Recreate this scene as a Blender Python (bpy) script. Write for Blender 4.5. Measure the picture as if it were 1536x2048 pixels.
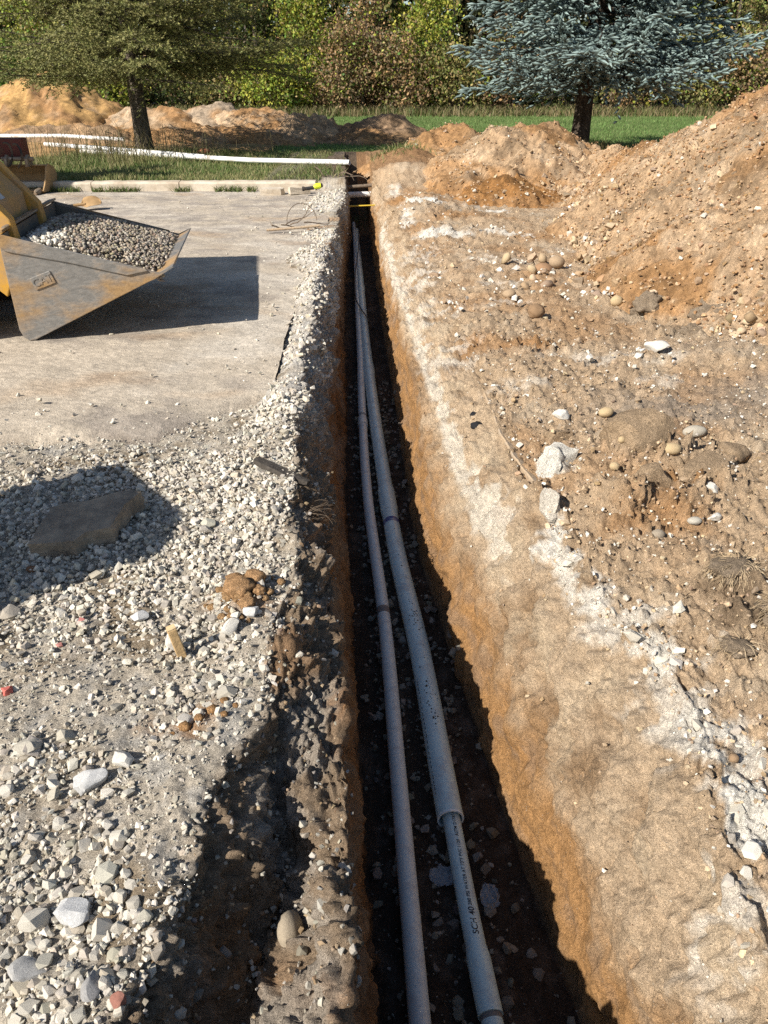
import bpy, bmesh, math, random
import numpy as np
from mathutils import Vector, Matrix, Euler

R = math.radians
for o in list(bpy.data.objects):
    bpy.data.objects.remove(o)
C = bpy.context.scene.collection
scene = bpy.context.scene

# ---------------------------------------------------------------- camera, sky, sun, exposure
cam_d = bpy.data.cameras.new('camera')
cam = bpy.data.objects.new('camera', cam_d)
C.objects.link(cam)
scene.camera = cam
cam.location = (0.0, 0.0, 1.5)
cam.rotation_euler = (R(90 - 29.93), 0, 0)
cam_d.sensor_fit = 'VERTICAL'
cam_d.sensor_height = 36.0
cam_d.lens = 36.0 * 1518.0 / 2048.0
cam_d.clip_start = 0.02
cam_d.clip_end = 500

SUN_AZ, SUN_EL = R(40), R(37)          # direction the light travels (from +x towards +y), height
world = bpy.data.worlds.new('World')
scene.world = world
world.use_nodes = True
wn = world.node_tree
wn.nodes.clear()
sky = wn.nodes.new('ShaderNodeTexSky')
sky.sky_type = 'NISHITA'
sky.sun_disc = False
sky.sun_elevation = SUN_EL
# the sun stands opposite to the direction of travel; Nishita rotation 0 = +y, clockwise
_sx, _sy = -math.cos(SUN_AZ), -math.sin(SUN_AZ)
sky.sun_rotation = math.atan2(_sx, _sy)
sky.air_density = 1.0
sky.dust_density = 0.6
bg = wn.nodes.new('ShaderNodeBackground')
bg.inputs['Strength'].default_value = 0.07
wo = wn.nodes.new('ShaderNodeOutputWorld')
wn.links.new(sky.outputs[0], bg.inputs[0])
wn.links.new(bg.outputs[0], wo.inputs[0])

sun_d = bpy.data.lights.new('sun', 'SUN')
sun_d.energy = 5.0
sun_d.angle = R(0.53)
sun_d.color = (1.0, 0.94, 0.85)
sun = bpy.data.objects.new('sun', sun_d)
C.objects.link(sun)
sun.location = (-20, -20, 25)
_d = Vector((math.cos(SUN_EL) * math.cos(SUN_AZ), math.cos(SUN_EL) * math.sin(SUN_AZ), -math.sin(SUN_EL)))
sun.rotation_euler = _d.to_track_quat('-Z', 'Y').to_euler()

vs = scene.view_settings
vs.view_transform = 'Standard'
vs.look = 'None'
vs.exposure = 0.66
vs.gamma = 1.0
vs.use_curve_mapping = False
scene.render.film_transparent = False
scene.cycles.use_denoising = False
scene.cycles.max_bounces = 6
scene.cycles.diffuse_bounces = 3
scene.cycles.transparent_max_bounces = 6
# ---------------------------------------------------------------- numpy noise
_rng = np.random.default_rng(7)
_perm = np.concatenate([_rng.permutation(256)] * 3).astype(np.int64)
_gr = _rng.normal(size=(256, 3))
_gr = (_gr / np.linalg.norm(_gr, axis=1, keepdims=True)).astype(np.float32)

def noise3(x, y, z):
    x = np.asarray(x, np.float32); y = np.asarray(y, np.float32); z = np.asarray(z, np.float32)
    x, y, z = np.broadcast_arrays(x, y, z)
    xi = np.floor(x).astype(np.int64); yi = np.floor(y).astype(np.int64); zi = np.floor(z).astype(np.int64)
    xf = x - xi; yf = y - yi; zf = z - zi
    xi &= 255; yi &= 255; zi &= 255
    u = xf * xf * (3 - 2 * xf); v = yf * yf * (3 - 2 * yf); w = zf * zf * (3 - 2 * zf)
    def g(a, b, c):
        h = _perm[_perm[_perm[xi + a] + yi + b] + zi + c]
        q = _gr[h]
        return q[..., 0] * (xf - a) + q[..., 1] * (yf - b) + q[..., 2] * (zf - c)
    x00 = g(0, 0, 0) * (1 - u) + g(1, 0, 0) * u
    x10 = g(0, 1, 0) * (1 - u) + g(1, 1, 0) * u
    x01 = g(0, 0, 1) * (1 - u) + g(1, 0, 1) * u
    x11 = g(0, 1, 1) * (1 - u) + g(1, 1, 1) * u
    return ((x00 * (1 - v) + x10 * v) * (1 - w) + (x01 * (1 - v) + x11 * v) * w) * 1.6

def fbm(x, y, z, oct=4, gain=0.5, lac=2.03):
    s = 0; a = 1.0; f = 1.0
    for i in range(oct):
        s = s + a * noise3(x * f + 13.1 * i, y * f + 7.7 * i, z * f + 3.3 * i)
        a *= gain; f *= lac
    return s

def sst(a, b, x):
    t = np.clip((x - a) / (b - a), 0, 1)
    return t * t * (3 - 2 * t)

def lerp(a, b, t):
    return a + (b - a) * t

# ---------------------------------------------------------------- the trench, in metres (z = 0 is the pavement)
def L(*p):
    a = np.array(p, float)
    return lambda y: np.interp(y, a[:, 0], a[:, 1])

LR = L((0.3, -.53), (.73, -.49), (1.22, -.42), (1.6, -.33), (2.02, -.345), (2.7, -.38), (3.8, -.46), (5.3, -.52), (7.3, -.57), (9, -.54), (11.2, -.56), (12.2, -.58), (14, -.66), (17, -.8))
LS = L((0.3, -.02), (1.35, -.10), (1.82, -.145), (2.36, -.20), (3.15, -.26), (4.18, -.34), (5.5, -.38), (7.3, -.45), (9.5, -.505), (11.2, -.53), (14, -.62), (17, -.77))
LB = L((0.3, .03), (1.07, -.017), (1.42, -.05), (3.96, -.235), (5.56, -.30), (7.5, -.40), (9.5, -.48), (12, -.50), (14, -.58), (17, -.75))
RB = L((0.3, .66), (1.02, .545), (1.64, .435), (2.48, .315), (3.47, .175), (5.3, .10), (7.4, -.005), (9.5, -.09), (11.5, -.18), (14, -.27), (17, -.38))
RR = L((0.3, .80), (1.0, .745), (1.4, .80), (1.9, .76), (2.5, .64), (2.92, .60), (4.25, .53), (5.84, .43), (7.75, .27), (10.1, .10), (11.5, -.06), (12.8, -.16), (14.5, -.22), (17, -.30))
ZFLOOR = -0.725
ZLS, ZRS = -0.27, -0.34

def trench_lines(y):
    y = np.asarray(y, float)
    lr, ls, lb, rb, rr = LR(y), LS(y), LB(y), RB(y), RR(y)
    q = y / (1 + .10 * y)
    lr = lr + .045 * noise3(q * 3.1, 2.0, 9.0) + .028 * noise3(q * 9.3, 5.0, 1.0)
    ls = ls + .030 * noise3(q * 3.7, 8.0, 3.0) + .016 * noise3(q * 11, 4.0, 2.0)
    ls = np.minimum(np.maximum(ls, lr + .04), lb - .015)
    rr = rr + .030 * noise3(q * 3.3, 1.0, 6.0) + .018 * noise3(q * 10, 3.0, 8.0)
    rb = rb + .010 * noise3(q * 6, 7.0, 4.0)
    rr = np.maximum(rr, rb + .06)
    rs = rb + np.minimum(.07, .35 * (rr - rb))
    return lr, ls, lb, rb, rs, rr

def lift(y):
    "ground level rises to the lawn behind the kerb"
    return .13 * sst(12.25, 12.6, y)

def gauss(x, y, cx, cy, sx, sy, rot=0.0):
    c, s = math.cos(rot), math.sin(rot)
    dx, dy = x - cx, y - cy
    return np.exp(-(((dx * c + dy * s) / sx) ** 2 + ((-dx * s + dy * c) / sy) ** 2))

def z_base(x, y):
    "height of the undisturbed trench ground at x, y"
    x, y = np.broadcast_arrays(np.asarray(x, float), np.asarray(y, float))
    lr, ls, lb, rb, rs, rr = trench_lines(y)
    zl = lift(y)
    end = 1 - sst(15.2, 16.6, y)
    zf = lerp(zl, ZFLOOR + .02 * (y > 0), end)
    zls = lerp(zl, ZLS + .15 * sst(3.2, 2.2, y) - .03 * sst(1.7, 1.2, y), end); zrs = lerp(zl, ZRS + .20 * sst(2.6, 4.6, y), end)
    # left bank: outside the rim the pavement base
    gbed = -.030 * sst(4.1, 3.3, y) - .055 * sst(3.3, 4.1, y) * (1 - sst(12.0, 12.3, y))
    zout = zl + np.where(x < lr, gbed * sst(lr - .02, lr - .25, x), 0)
    k1 = np.clip((x - lr) / (ls - lr), 0, 1); k2 = np.clip((x - ls) / (lb - ls), 0, 1)
    k3 = np.clip((x - rb) / (rs - rb), 0, 1); k4 = np.clip((x - rs) / (rr - rs), 0, 1)
    z = np.where(x < lr, zout,
        np.where(x < ls, lerp(zl, zls, k1 ** (1.25 - .5 * sst(1.9, 1.4, y))),
        np.where(x < lb, lerp(zls, zf, k2),
        np.where(x < rb, zf,
        np.where(x < rs, lerp(zf, zrs, k3),
        np.where(x < rr, lerp(zrs, zl, 1 - (1 - k4) ** 1.25), zl))))))
    return z

# named swells: x, y, half-lengths, turn, height
SWELLS = [
    (-.66, 2.95, .16, .50, .15, .030), (-.53, 3.75, .14, .40, 0, .07), (-.50, 4.6, .08, .4, 0, .05), (-.54, 6.2, .13, .8, 0, .09),
    (-.72, 7.4, .22, .55, 0, .11), (-.78, 8.8, .26, .5, 0, .07), (-.80, 10.9, .33, .9, 0, .09), (-.70, 11.7, .2, .5, 0, .08),
    (-.47, 2.05, .09, .14, 0, .055), (-.20, 1.30, .055, .16, .1, .05), (-.30, 1.42, .05, .14, .1, -.05), (-.13, 1.06, .05, .07, 0, .06),
    (-.31, .95, .10, .36, -.12, -.11), (-.235, 1.18, .085, .36, -.08, -.13), (-.085, .93, .05, .16, 0, .07), (-.08, .40, .09, .20, 0, .22), (-.36, .44, .17, .14, 0, .26), (-.26, 1.75, .06, .12, 0, .05),  # two tallest here are lumps added out of view to shade bank and floor
    (1.05, 2.95, .16, .13, .2, .105), (.93, 2.62, .13, .11, .3, .075), (1.28, 2.95, .20, .16, 0, .07), (1.18, 2.62, .12, .09, .4, .05),
    (1.55, 2.7, .3, .2, 0, .06), (1.12, 2.12, .10, .12, 0, .05), (1.3, 1.9, .3, .22, .2, .08), (.78, 4.2, .25, .35, 0, .04), (.62, 5.1, .25, .3, 0, .05),
    (.50, 8.3, .30, .35, .2, .10), (.45, 9.7, .35, .5, 0, .12), (.55, 10.6, .4, .5, 0, .12), (.3, 12.4, .5, .6, 0, .18), (.4, 14.0, .6, 1.0, 0, .28),
    (2.05, 4.35, .35, .25, 0, .10), (.8, 7.0, .5, .6, 0, .06), (1.1, 9.0, .6, .8, 0, .08), (-1.2, 13.9, .5, .6, 0, .06), (-.9, 15.0, .4, .5, 0, .1),
]

def z_ground(x, y):
    z = z_base(x, y)
    lr, ls, lb, rb, rs, rr = trench_lines(y)
    deep = np.where(x < 0.5 * (lb + rb), sst(lb, ls, x), sst(rb, rs, x))
    for cx, cy, sx, sy, rot, h in SWELLS:
        z = z + h * gauss(x, y, cx, cy, sx, sy, rot) * deep
    # dirt spread over the pavement on the right
    z = z + np.where(x > rr, (.03 + .02 * noise3(x * 1.3, y * 1.3, 4.0)) * sst(rr, rr + .3, x), 0)
    # the spread thins out to the pavement again well to the right and towards the sides
    return z
# ---------------------------------------------------------------- end of terrain maths
# ---------------------------------------------------------------- helpers
def tag(o, label=None, cat=None, group=None, kind=None):
    if label: o['label'] = label
    if cat: o['category'] = cat
    if group: o['group'] = group
    if kind: o['kind'] = kind
    return o

def empty(name, loc=(0, 0, 0), rz=0.0):
    o = bpy.data.objects.new(name, None)
    o.empty_display_size = .2
    o.location = loc
    o.rotation_euler = (0, 0, rz)
    C.objects.link(o)
    return o

def link(name, me, mat=None, parent=None):
    o = bpy.data.objects.new(name, me)
    C.objects.link(o)
    if mat is not None and not me.materials:
        me.materials.append(mat)
    if parent is not None:
        o.parent = parent
    return o

def np_mesh(name, V, F, smooth=False, col=None):
    "mesh from arrays; F an (n,k) index array"
    V = np.ascontiguousarray(V, np.float32); F = np.ascontiguousarray(F, np.int32)
    me = bpy.data.meshes.new(name)
    n, k = F.shape
    me.vertices.add(len(V)); me.vertices.foreach_set('co', V.ravel())
    me.loops.add(n * k); me.loops.foreach_set('vertex_index', F.ravel())
    me.polygons.add(n)
    me.polygons.foreach_set('loop_start', np.arange(0, n * k, k, dtype=np.int32))
    me.polygons.foreach_set('use_smooth', np.full(n, bool(smooth)))
    if col is not None:
        a = me.color_attributes.new('Col', 'FLOAT_COLOR', 'POINT')
        c4 = np.ones((len(V), 4), np.float32); c4[:, :3] = col
        a.data.foreach_set('color', c4.ravel())
    me.update(calc_edges=True)
    me.validate()
    return me

class MB:
    "collects simple solids into one mesh"
    def __init__(s): s.v = []; s.f = []
    def add(s, verts, faces):
        b = len(s.v); s.v += [tuple(p) for p in verts]; s.f += [tuple(i + b for i in f) for f in faces]; return s
    def box(s, c, d, rot=None):
        x, y, z = (k / 2 for k in d)
        vs_ = [Vector((sx * x, sy * y, sz * z)) for sx in (-1, 1) for sy in (-1, 1) for sz in (-1, 1)]
        if rot is not None: vs_ = [Euler(rot).to_matrix() @ p for p in vs_]
        vs_ = [p + Vector(c) for p in vs_]
        return s.add(vs_, [(0, 1, 3, 2), (4, 6, 7, 5), (0, 4, 5, 1), (2, 3, 7, 6), (0, 2, 6, 4), (1, 5, 7, 3)])
    def prism(s, poly, y0, y1, axis='y'):
        n = len(poly)
        if axis == 'y': mk = lambda p, q: (p[0], q, p[1])
        elif axis == 'x': mk = lambda p, q: (q, p[0], p[1])
        else: mk = lambda p, q: (p[0], p[1], q)
        v = [mk(p, y0) for p in poly] + [mk(p, y1) for p in poly]
        f = [tuple(range(n)), tuple(range(2 * n - 1, n - 1, -1))]
        f += [(i, i + n, (i + 1) % n + n, (i + 1) % n) for i in range(n)]
        return s.add(v, f)
    def tube(s, pts, r, n=10, cap=True, up=(0, 0, 1)):
        pts = [Vector(p) for p in pts]; m = len(pts)
        if not hasattr(r, '__len__'): r = [r] * m
        rings = []
        for i, p in enumerate(pts):
            d = (pts[min(i + 1, m - 1)] - pts[max(i - 1, 0)]).normalized()
            u = Vector(up)
            if abs(d.dot(u)) > .95: u = Vector((1, 0, 0))
            a = d.cross(u).normalized(); b = a.cross(d)
            rings.append([p + (a * math.cos(k * 2 * math.pi / n) + b * math.sin(k * 2 * math.pi / n)) * r[i] for k in range(n)])
        v = [q for g in rings for q in g]
        f = [(i * n + k, i * n + (k + 1) % n, (i + 1) * n + (k + 1) % n, (i + 1) * n + k) for i in range(m - 1) for k in range(n)]
        if cap: f += [tuple(range(n - 1, -1, -1)), tuple((m - 1) * n + k for k in range(n))]
        return s.add(v, f)
    def hollow(s, pts, ro, ri, n=32):
        "pipe with a bore"
        pts = [Vector(p) for p in pts]; m = len(pts); v = []
        for rr_ in (ro, ri):
            for i, p in enumerate(pts):
                d = (pts[min(i + 1, m - 1)] - pts[max(i - 1, 0)]).normalized()
                a = d.cross(Vector((0, 0, 1))).normalized(); b = a.cross(d)
                q = rr_[i] if hasattr(rr_, '__len__') else rr_
                v += [p + (a * math.cos(k * 2 * math.pi / n) + b * math.sin(k * 2 * math.pi / n)) * q for k in range(n)]
        f = []
        for i in range(m - 1):
            for k in range(n):
                k2 = (k + 1) % n
                f.append((i * n + k, i * n + k2, (i + 1) * n + k2, (i + 1) * n + k))
                o_ = m * n
                f.append((o_ + i * n + k, o_ + (i + 1) * n + k, o_ + (i + 1) * n + k2, o_ + i * n + k2))
        for k in range(n):
            k2 = (k + 1) % n; o_ = m * n; e = (m - 1) * n
            f.append((k, o_ + k, o_ + k2, k2)); f.append((e + k, e + k2, o_ + e + k2, o_ + e + k))
        return s.add(v, f)
    def build(s, name, mat, parent=None, bevel=0, smooth=False, seg=2):
        me = bpy.data.meshes.new(name)
        me.from_pydata(s.v, [], s.f)
        bm = bmesh.new(); bm.from_mesh(me)
        bmesh.ops.recalc_face_normals(bm, faces=bm.faces)
        if bevel:
            ed = [e for e in bm.edges if len(e.link_faces) == 2 and e.calc_face_angle(0) > .5]
            bmesh.ops.bevel(bm, geom=ed, offset=bevel, segments=seg, profile=.6, affect='EDGES', clamp_overlap=True)
        bm.to_mesh(me); bm.free()
        if smooth:
            me.polygons.foreach_set('use_smooth', np.ones(len(me.polygons), bool))
            try: me.set_sharp_from_angle(angle=R(40))
            except Exception: pass
        return link(name, me, mat, parent)

# ---------------------------------------------------------------- materials
class NT:
    def __init__(s, name):
        s.m = bpy.data.materials.new(name); s.m.use_nodes = True
        s.t = s.m.node_tree; s.t.nodes.clear()
        s.out = s.n('ShaderNodeOutputMaterial'); s.p = s.n('ShaderNodeBsdfPrincipled')
        s.l(s.p.outputs[0], s.out.inputs[0])
        s.p.inputs['Specular IOR Level'].default_value = .25
        s.co = s.n('ShaderNodeTexCoord')
    def n(s, t, **kw):
        x = s.t.nodes.new(t)
        for k, v in kw.items(): setattr(x, k, v)
        return x
    def l(s, a, b): s.t.links.new(a, b)
    def noise(s, scale, det=4, rough=.6, vec=None, kind='Object'):
        x = s.n('ShaderNodeTexNoise'); x.inputs['Scale'].default_value = scale; x.inputs['Detail'].default_value = det; x.inputs['Roughness'].default_value = rough
        s.l(vec if vec is not None else s.co.outputs[kind], x.inputs['Vector']); return x.outputs['Fac']
    def vor(s, scale, out='Distance', feat='F1', kind='Object'):
        x = s.n('ShaderNodeTexVoronoi', feature=feat); x.inputs['Scale'].default_value = scale
        s.l(s.co.outputs[kind], x.inputs['Vector']); return x.outputs[out]
    def ramp(s, fac, stops):
        x = s.n('ShaderNodeValToRGB'); e = x.color_ramp.elements
        while len(e) < len(stops): e.new(.5)
        for i, (p, c) in enumerate(stops):
            e[i].position = p; e[i].color = (c, c, c, 1) if not hasattr(c, '__len__') else (*c, 1)
        s.l(fac, x.inputs[0]); return x.outputs[0]
    def mix(s, fac, a, b, mode='MIX'):
        x = s.n('ShaderNodeMix', data_type='RGBA', blend_type=mode)
        for sock, val in ((0, fac), (6, a), (7, b)):
            if hasattr(val, 'is_output') or isinstance(val, bpy.types.NodeSocket): s.l(val, x.inputs[sock])
            elif sock == 0: x.inputs[0].default_value = val
            else: x.inputs[sock].default_value = (*val, 1) if len(val) == 3 else val
        return x.outputs[2]
    def math(s, op, a, b=None):
        x = s.n('ShaderNodeMath', operation=op)
        for i, v in enumerate((a, b)):
            if v is None: continue
            if isinstance(v, bpy.types.NodeSocket): s.l(v, x.inputs[i])
            else: x.inputs[i].default_value = v
        return x.outputs[0]
    def bump(s, h, strength=.5, dist=.01, normal=None):
        x = s.n('ShaderNodeBump'); x.inputs['Strength'].default_value = strength; x.inputs['Distance'].default_value = dist
        s.l(h, x.inputs['Height'])
        if normal is not None: s.l(normal, x.inputs['Normal'])
        s.l(x.outputs[0], s.p.inputs['Normal']); return x.outputs[0]
    def attr(s, name='Col'):
        x = s.n('ShaderNodeAttribute'); x.attribute_name = name; return x.outputs['Color']
    def set(s, col=None, rough=None, metal=None, spec=None):
        if col is not None:
            if isinstance(col, bpy.types.NodeSocket): s.l(col, s.p.inputs['Base Color'])
            else: s.p.inputs['Base Color'].default_value = (*col, 1)
        for k, v in (('Roughness', rough), ('Metallic', metal), ('Specular IOR Level', spec)):
            if v is None: continue
            if isinstance(v, bpy.types.NodeSocket): s.l(v, s.p.inputs[k])
            else: s.p.inputs[k].default_value = v
        return s

def soil_material(obj_col=False):
    t = NT('clod_soil' if obj_col else 'soil')
    c = t.n('ShaderNodeObjectInfo').outputs['Color'] if obj_col else t.attr()
    g0 = t.noise(16, 5, .65); g1 = t.noise(44, 6, .75); g2 = t.noise(130, 4, .75); g3 = t.noise(340, 2, .7)
    c = t.mix(1, c, t.ramp(g0, [(.3, .82), (.7, 1.16)]), 'MULTIPLY')
    c = t.mix(1, c, t.ramp(g1, [(.28, .70), (.5, 1.04), (.72, 1.30)]), 'MULTIPLY')
    c = t.mix(1, c, t.ramp(g2, [(.30, .74), (.5, 1.04), (.70, 1.30)]), 'MULTIPLY')
    c = t.mix(1, c, t.ramp(g3, [(.30, .78), (.70, 1.2)]), 'MULTIPLY')
    # pale grit lying in the soil
    v = t.vor(120); grit = t.ramp(v, [(.14, 1), (.26, 0)])
    sel = t.ramp(t.noise(37, 3), [(.50, 0), (.58, 1)])
    gs = t.math('MULTIPLY', grit, sel)
    c = t.mix(t.math('MULTIPLY', gs, .6), c, t.mix(.5, c, (.66, .61, .52)))
    t.set(c, .97, 0, .1)
    b1 = t.n('ShaderNodeBump'); b1.inputs['Strength'].default_value = 1.0; b1.inputs['Distance'].default_value = .020; t.l(g1, b1.inputs['Height'])
    h = t.math('ADD', t.math('MULTIPLY', g2, .8), t.math('ADD', t.math('MULTIPLY', g3, .30), t.math('MULTIPLY', gs, .4)))
    t.bump(h, .9, .009, b1.outputs[0])
    return t.m

def stone_material(name='stone', obj_col=False):
    t = NT(name)
    if obj_col:
        oi = t.n('ShaderNodeObjectInfo'); c = oi.outputs['Color']
    else:
        c = t.attr()
    a = t.noise(55, 5, .7, kind='Object' if not obj_col else 'Generated'); b = t.noise(240, 3, .7)
    c = t.mix(1, c, t.ramp(a, [(.3, .74), (.7, 1.2)]), 'MULTIPLY')
    c = t.mix(1, c, t.ramp(b, [(.3, .82), (.7, 1.16)]), 'MULTIPLY')
    t.set(c, .88, 0, .25)
    t.bump(t.math('ADD', t.math('MULTIPLY', a, .7), t.math('MULTIPLY', b, .3)), .6, .006)
    return t.m

M_SOIL = soil_material()
M_SOIL_O = soil_material(True)
M_STONE = stone_material()
M_STONE_O = stone_material('loose_stone', True)

def asphalt_material():
    t = NT('dusty_asphalt')
    c = t.attr()
    st = t.n('ShaderNodeMapping'); st.inputs['Scale'].default_value = (1.1, 1.7, 1); t.l(t.co.outputs['Object'], st.inputs[0])
    s1 = t.noise(1.7, 8, .72, st.outputs[0]); s2 = t.noise(22, 6, .78); s3 = t.noise(120, 4, .75); s4 = t.noise(5, 5, .7)
    c = t.mix(1, c, t.ramp(s1, [(.3, .85), (.5, 1.0), (.7, 1.10)]), 'MULTIPLY')
    c = t.mix(1, c, t.ramp(s4, [(.3, .84), (.7, 1.14)]), 'MULTIPLY')
    c = t.mix(1, c, t.ramp(s2, [(.3, .70), (.7, 1.26)]), 'MULTIPLY')
    c = t.mix(1, c, t.ramp(s3, [(.28, .55), (.5, 1.0), (.72, 1.3)]), 'MULTIPLY')
    v = t.vor(75); agg = t.math('MULTIPLY', t.ramp(v, [(.16, 1), (.30, 0)]), t.ramp(t.noise(28, 3), [(.46, 0), (.58, 1)]))
    c = t.mix(t.math('MULTIPLY', agg, .5), c, (.56, .52, .45))
    t.set(c, .95, 0, .12)
    t.bump(t.math('ADD', t.math('MULTIPLY', s2, .6), t.math('ADD', t.math('MULTIPLY', s3, .5), t.math('MULTIPLY', agg, .25))), .9, .012)
    return t.m
M_ASPH = asphalt_material()

def plain(name, col, rough=.6, metal=0, spec=.4, var=.12, scale=30, bump=.0, dirt=None, dirt_amt=.5, dirt_scale=6):
    t = NT(name)
    a = t.noise(scale, 5, .65)
    c = t.mix(1, col, t.ramp(a, [(.25, 1 - var), (.75, 1 + var)]), 'MULTIPLY')
    if dirt is not None:
        d = t.ramp(t.noise(dirt_scale, 6, .72), [(.5 - .25 * dirt_amt, 0), (.78 - .25 * dirt_amt, 1)])
        c = t.mix(d, c, dirt)
        t.set(c, t.ramp(d, [(0, rough), (1, .92)]), metal, spec)
    else:
        t.set(c, rough, metal, spec)
    if bump: t.bump(a, bump, .01)
    return t.m

def foliage_material(name, trans=.25):
    t = NT(name)
    c = t.attr()
    t.set(c, .6, 0, .25)
    tr = t.n('ShaderNodeBsdfTranslucent'); t.l(c, tr.inputs[0])
    mx = t.n('ShaderNodeMixShader'); mx.inputs[0].default_value = trans
    t.l(t.p.outputs[0], mx.inputs[1]); t.l(tr.outputs[0], mx.inputs[2]); t.l(mx.outputs[0], t.out.inputs[0])
    return t.m
M_LEAF = foliage_material('leaf', .3)
M_NEEDLE = foliage_material('needle', .08)
M_GRASS = foliage_material('grass', .25)
def bark_material(name, c0, c1, scale=14):
    t = NT(name)
    mp = t.n('ShaderNodeMapping'); mp.inputs['Scale'].default_value = (1, 1, .25); t.l(t.co.outputs['Object'], mp.inputs[0])
    a = t.noise(scale, 6, .75, mp.outputs[0]); b = t.vor(scale * 2.2)
    c = t.mix(t.ramp(a, [(.35, 0), (.65, 1)]), c0, c1)
    t.set(c, .95, 0, .1)
    t.bump(t.math('ADD', a, t.math('MULTIPLY', b, .6)), 1.0, .04)
    return t.m
M_BARK = bark_material('bark_grey', (.055, .042, .032), (.20, .165, .13))
M_BARKD = bark_material('bark_dark', (.02, .016, .013), (.085, .066, .05))
M_TWIG = plain('twig', (.16, .12, .085), .9, var=.3)
M_PVC = plain('grey_pvc', (.50, .66, .70), .27, 0, .5, .03, 12, dirt=(.40, .44, .46), dirt_amt=.10, dirt_scale=20)
M_PVC2 = plain('grey_pvc_pinkish', (.55, .62, .64), .32, 0, .5, .03, 12, dirt=(.42, .42, .42), dirt_amt=.10, dirt_scale=20)
M_PVCW = plain('white_pvc', (.80, .80, .78), .35, 0, .5, .04, 8, dirt=(.42, .33, .24), dirt_amt=.15, dirt_scale=3)
M_INK = plain('print_ink', (.02, .022, .028), .6)
M_YELLOW = plain('machine_yellow', (.60, .31, .025), .42, 0, .5, .06, 6, dirt=(.36, .23, .11), dirt_amt=.42, dirt_scale=5)
M_YELLOWD = plain('dusty_yellow_panel', (.46, .27, .07), .7, 0, .3, .08, 6, dirt=(.35, .24, .13), dirt_amt=.8, dirt_scale=4)
M_BLACK = plain('black_rubber', (.02, .02, .021), .65, 0, .35, .2, 20, dirt=(.16, .11, .07), dirt_amt=.3)
M_RED = plain('red_paint', (.13, .012, .012), .5, 0, .4, .1, 12, dirt=(.14, .08, .05), dirt_amt=.4)
M_HYD = plain('worn_steel', (.36, .31, .25), .5, .5, .5, .15, 12, dirt=(.25, .17, .10), dirt_amt=.6)
def bucket_material():
    t = NT('muddy_worn_steel')
    mp = t.n('ShaderNodeMapping'); mp.inputs['Scale'].default_value = (1, 1, 2.0); mp.inputs['Rotation'].default_value = (0, R(24), 0); t.l(t.co.outputs['Object'], mp.inputs[0])
    a = t.noise(2.1, 5, .55, mp.outputs[0]); b = t.noise(20, 6, .7, mp.outputs[0]); c_ = t.noise(85, 4, .75)
    mud = t.ramp(t.math('ADD', t.math('MULTIPLY', a, .9), t.math('MULTIPLY', b, .12)), [(.46, 0), (.60, 1)])
    steel = t.mix(t.ramp(b, [(.3, 0), (.7, 1)]), (.17, .165, .155), (.30, .285, .265))
    mudc = t.mix(t.ramp(b, [(.32, 0), (.68, 1)]), (.24, .145, .065), (.36, .235, .115))
    mudc = t.mix(1, mudc, t.ramp(c_, [(.3, .78), (.7, 1.2)]), 'MULTIPLY')
    t.set(t.mix(mud, steel, mudc), t.ramp(mud, [(0, .5), (1, .92)]), t.ramp(mud, [(0, .45), (1, 0)]), .35)
    t.bump(t.math('ADD', t.math('MULTIPLY', mud, .35), t.math('MULTIPLY', b, .6)), .45, .010)
    return t.m
M_BUCKET = bucket_material()
M_RUST = plain('rusty_mud_steel', (.30, .19, .09), .8, 0, .3, .25, 10, bump=.3, dirt=(.42, .27, .13), dirt_amt=.6)
M_CONC = plain('kerb_concrete', (.56, .49, .39), .92, 0, .2, .16, 18, bump=.4, dirt=(.36, .29, .21), dirt_amt=.35, dirt_scale=3)
M_WOOD = plain('stake_wood', (.50, .34, .17), .85, 0, .2, .25, 45, bump=.4)
M_SLAB = plain('asphalt_lump', (.15, .125, .10), .95, 0, .15, .4, 60, bump=.8, dirt=(.33, .265, .195), dirt_amt=.7, dirt_scale=9)
M_LIME = plain('yellow_green_plastic', (.62, .72, .03), .45, 0, .5, .05)
M_GAS = plain('yellow_gas_pipe', (.58, .40, .04), .45, 0, .5, .05)
# ---------------------------------------------------------------- the trench ground
def polydist(x, y, pts, wx=1.0, wy=1.0):
    "distance to a polyline, axes scaled"
    best = np.full(np.shape(x), 1e9)
    for (x0, y0), (x1, y1) in zip(pts[:-1], pts[1:]):
        ax, ay, bx, by = x0 / wx, y0 / wy, x1 / wx, y1 / wy
        dx, dy = bx - ax, by - ay
        t = np.clip(((x / wx - ax) * dx + (y / wy - ay) * dy) / (dx * dx + dy * dy + 1e-9), 0, 1)
        best = np.minimum(best, np.hypot(x / wx - ax - t * dx, y / wy - ay - t * dy))
    return best

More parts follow.
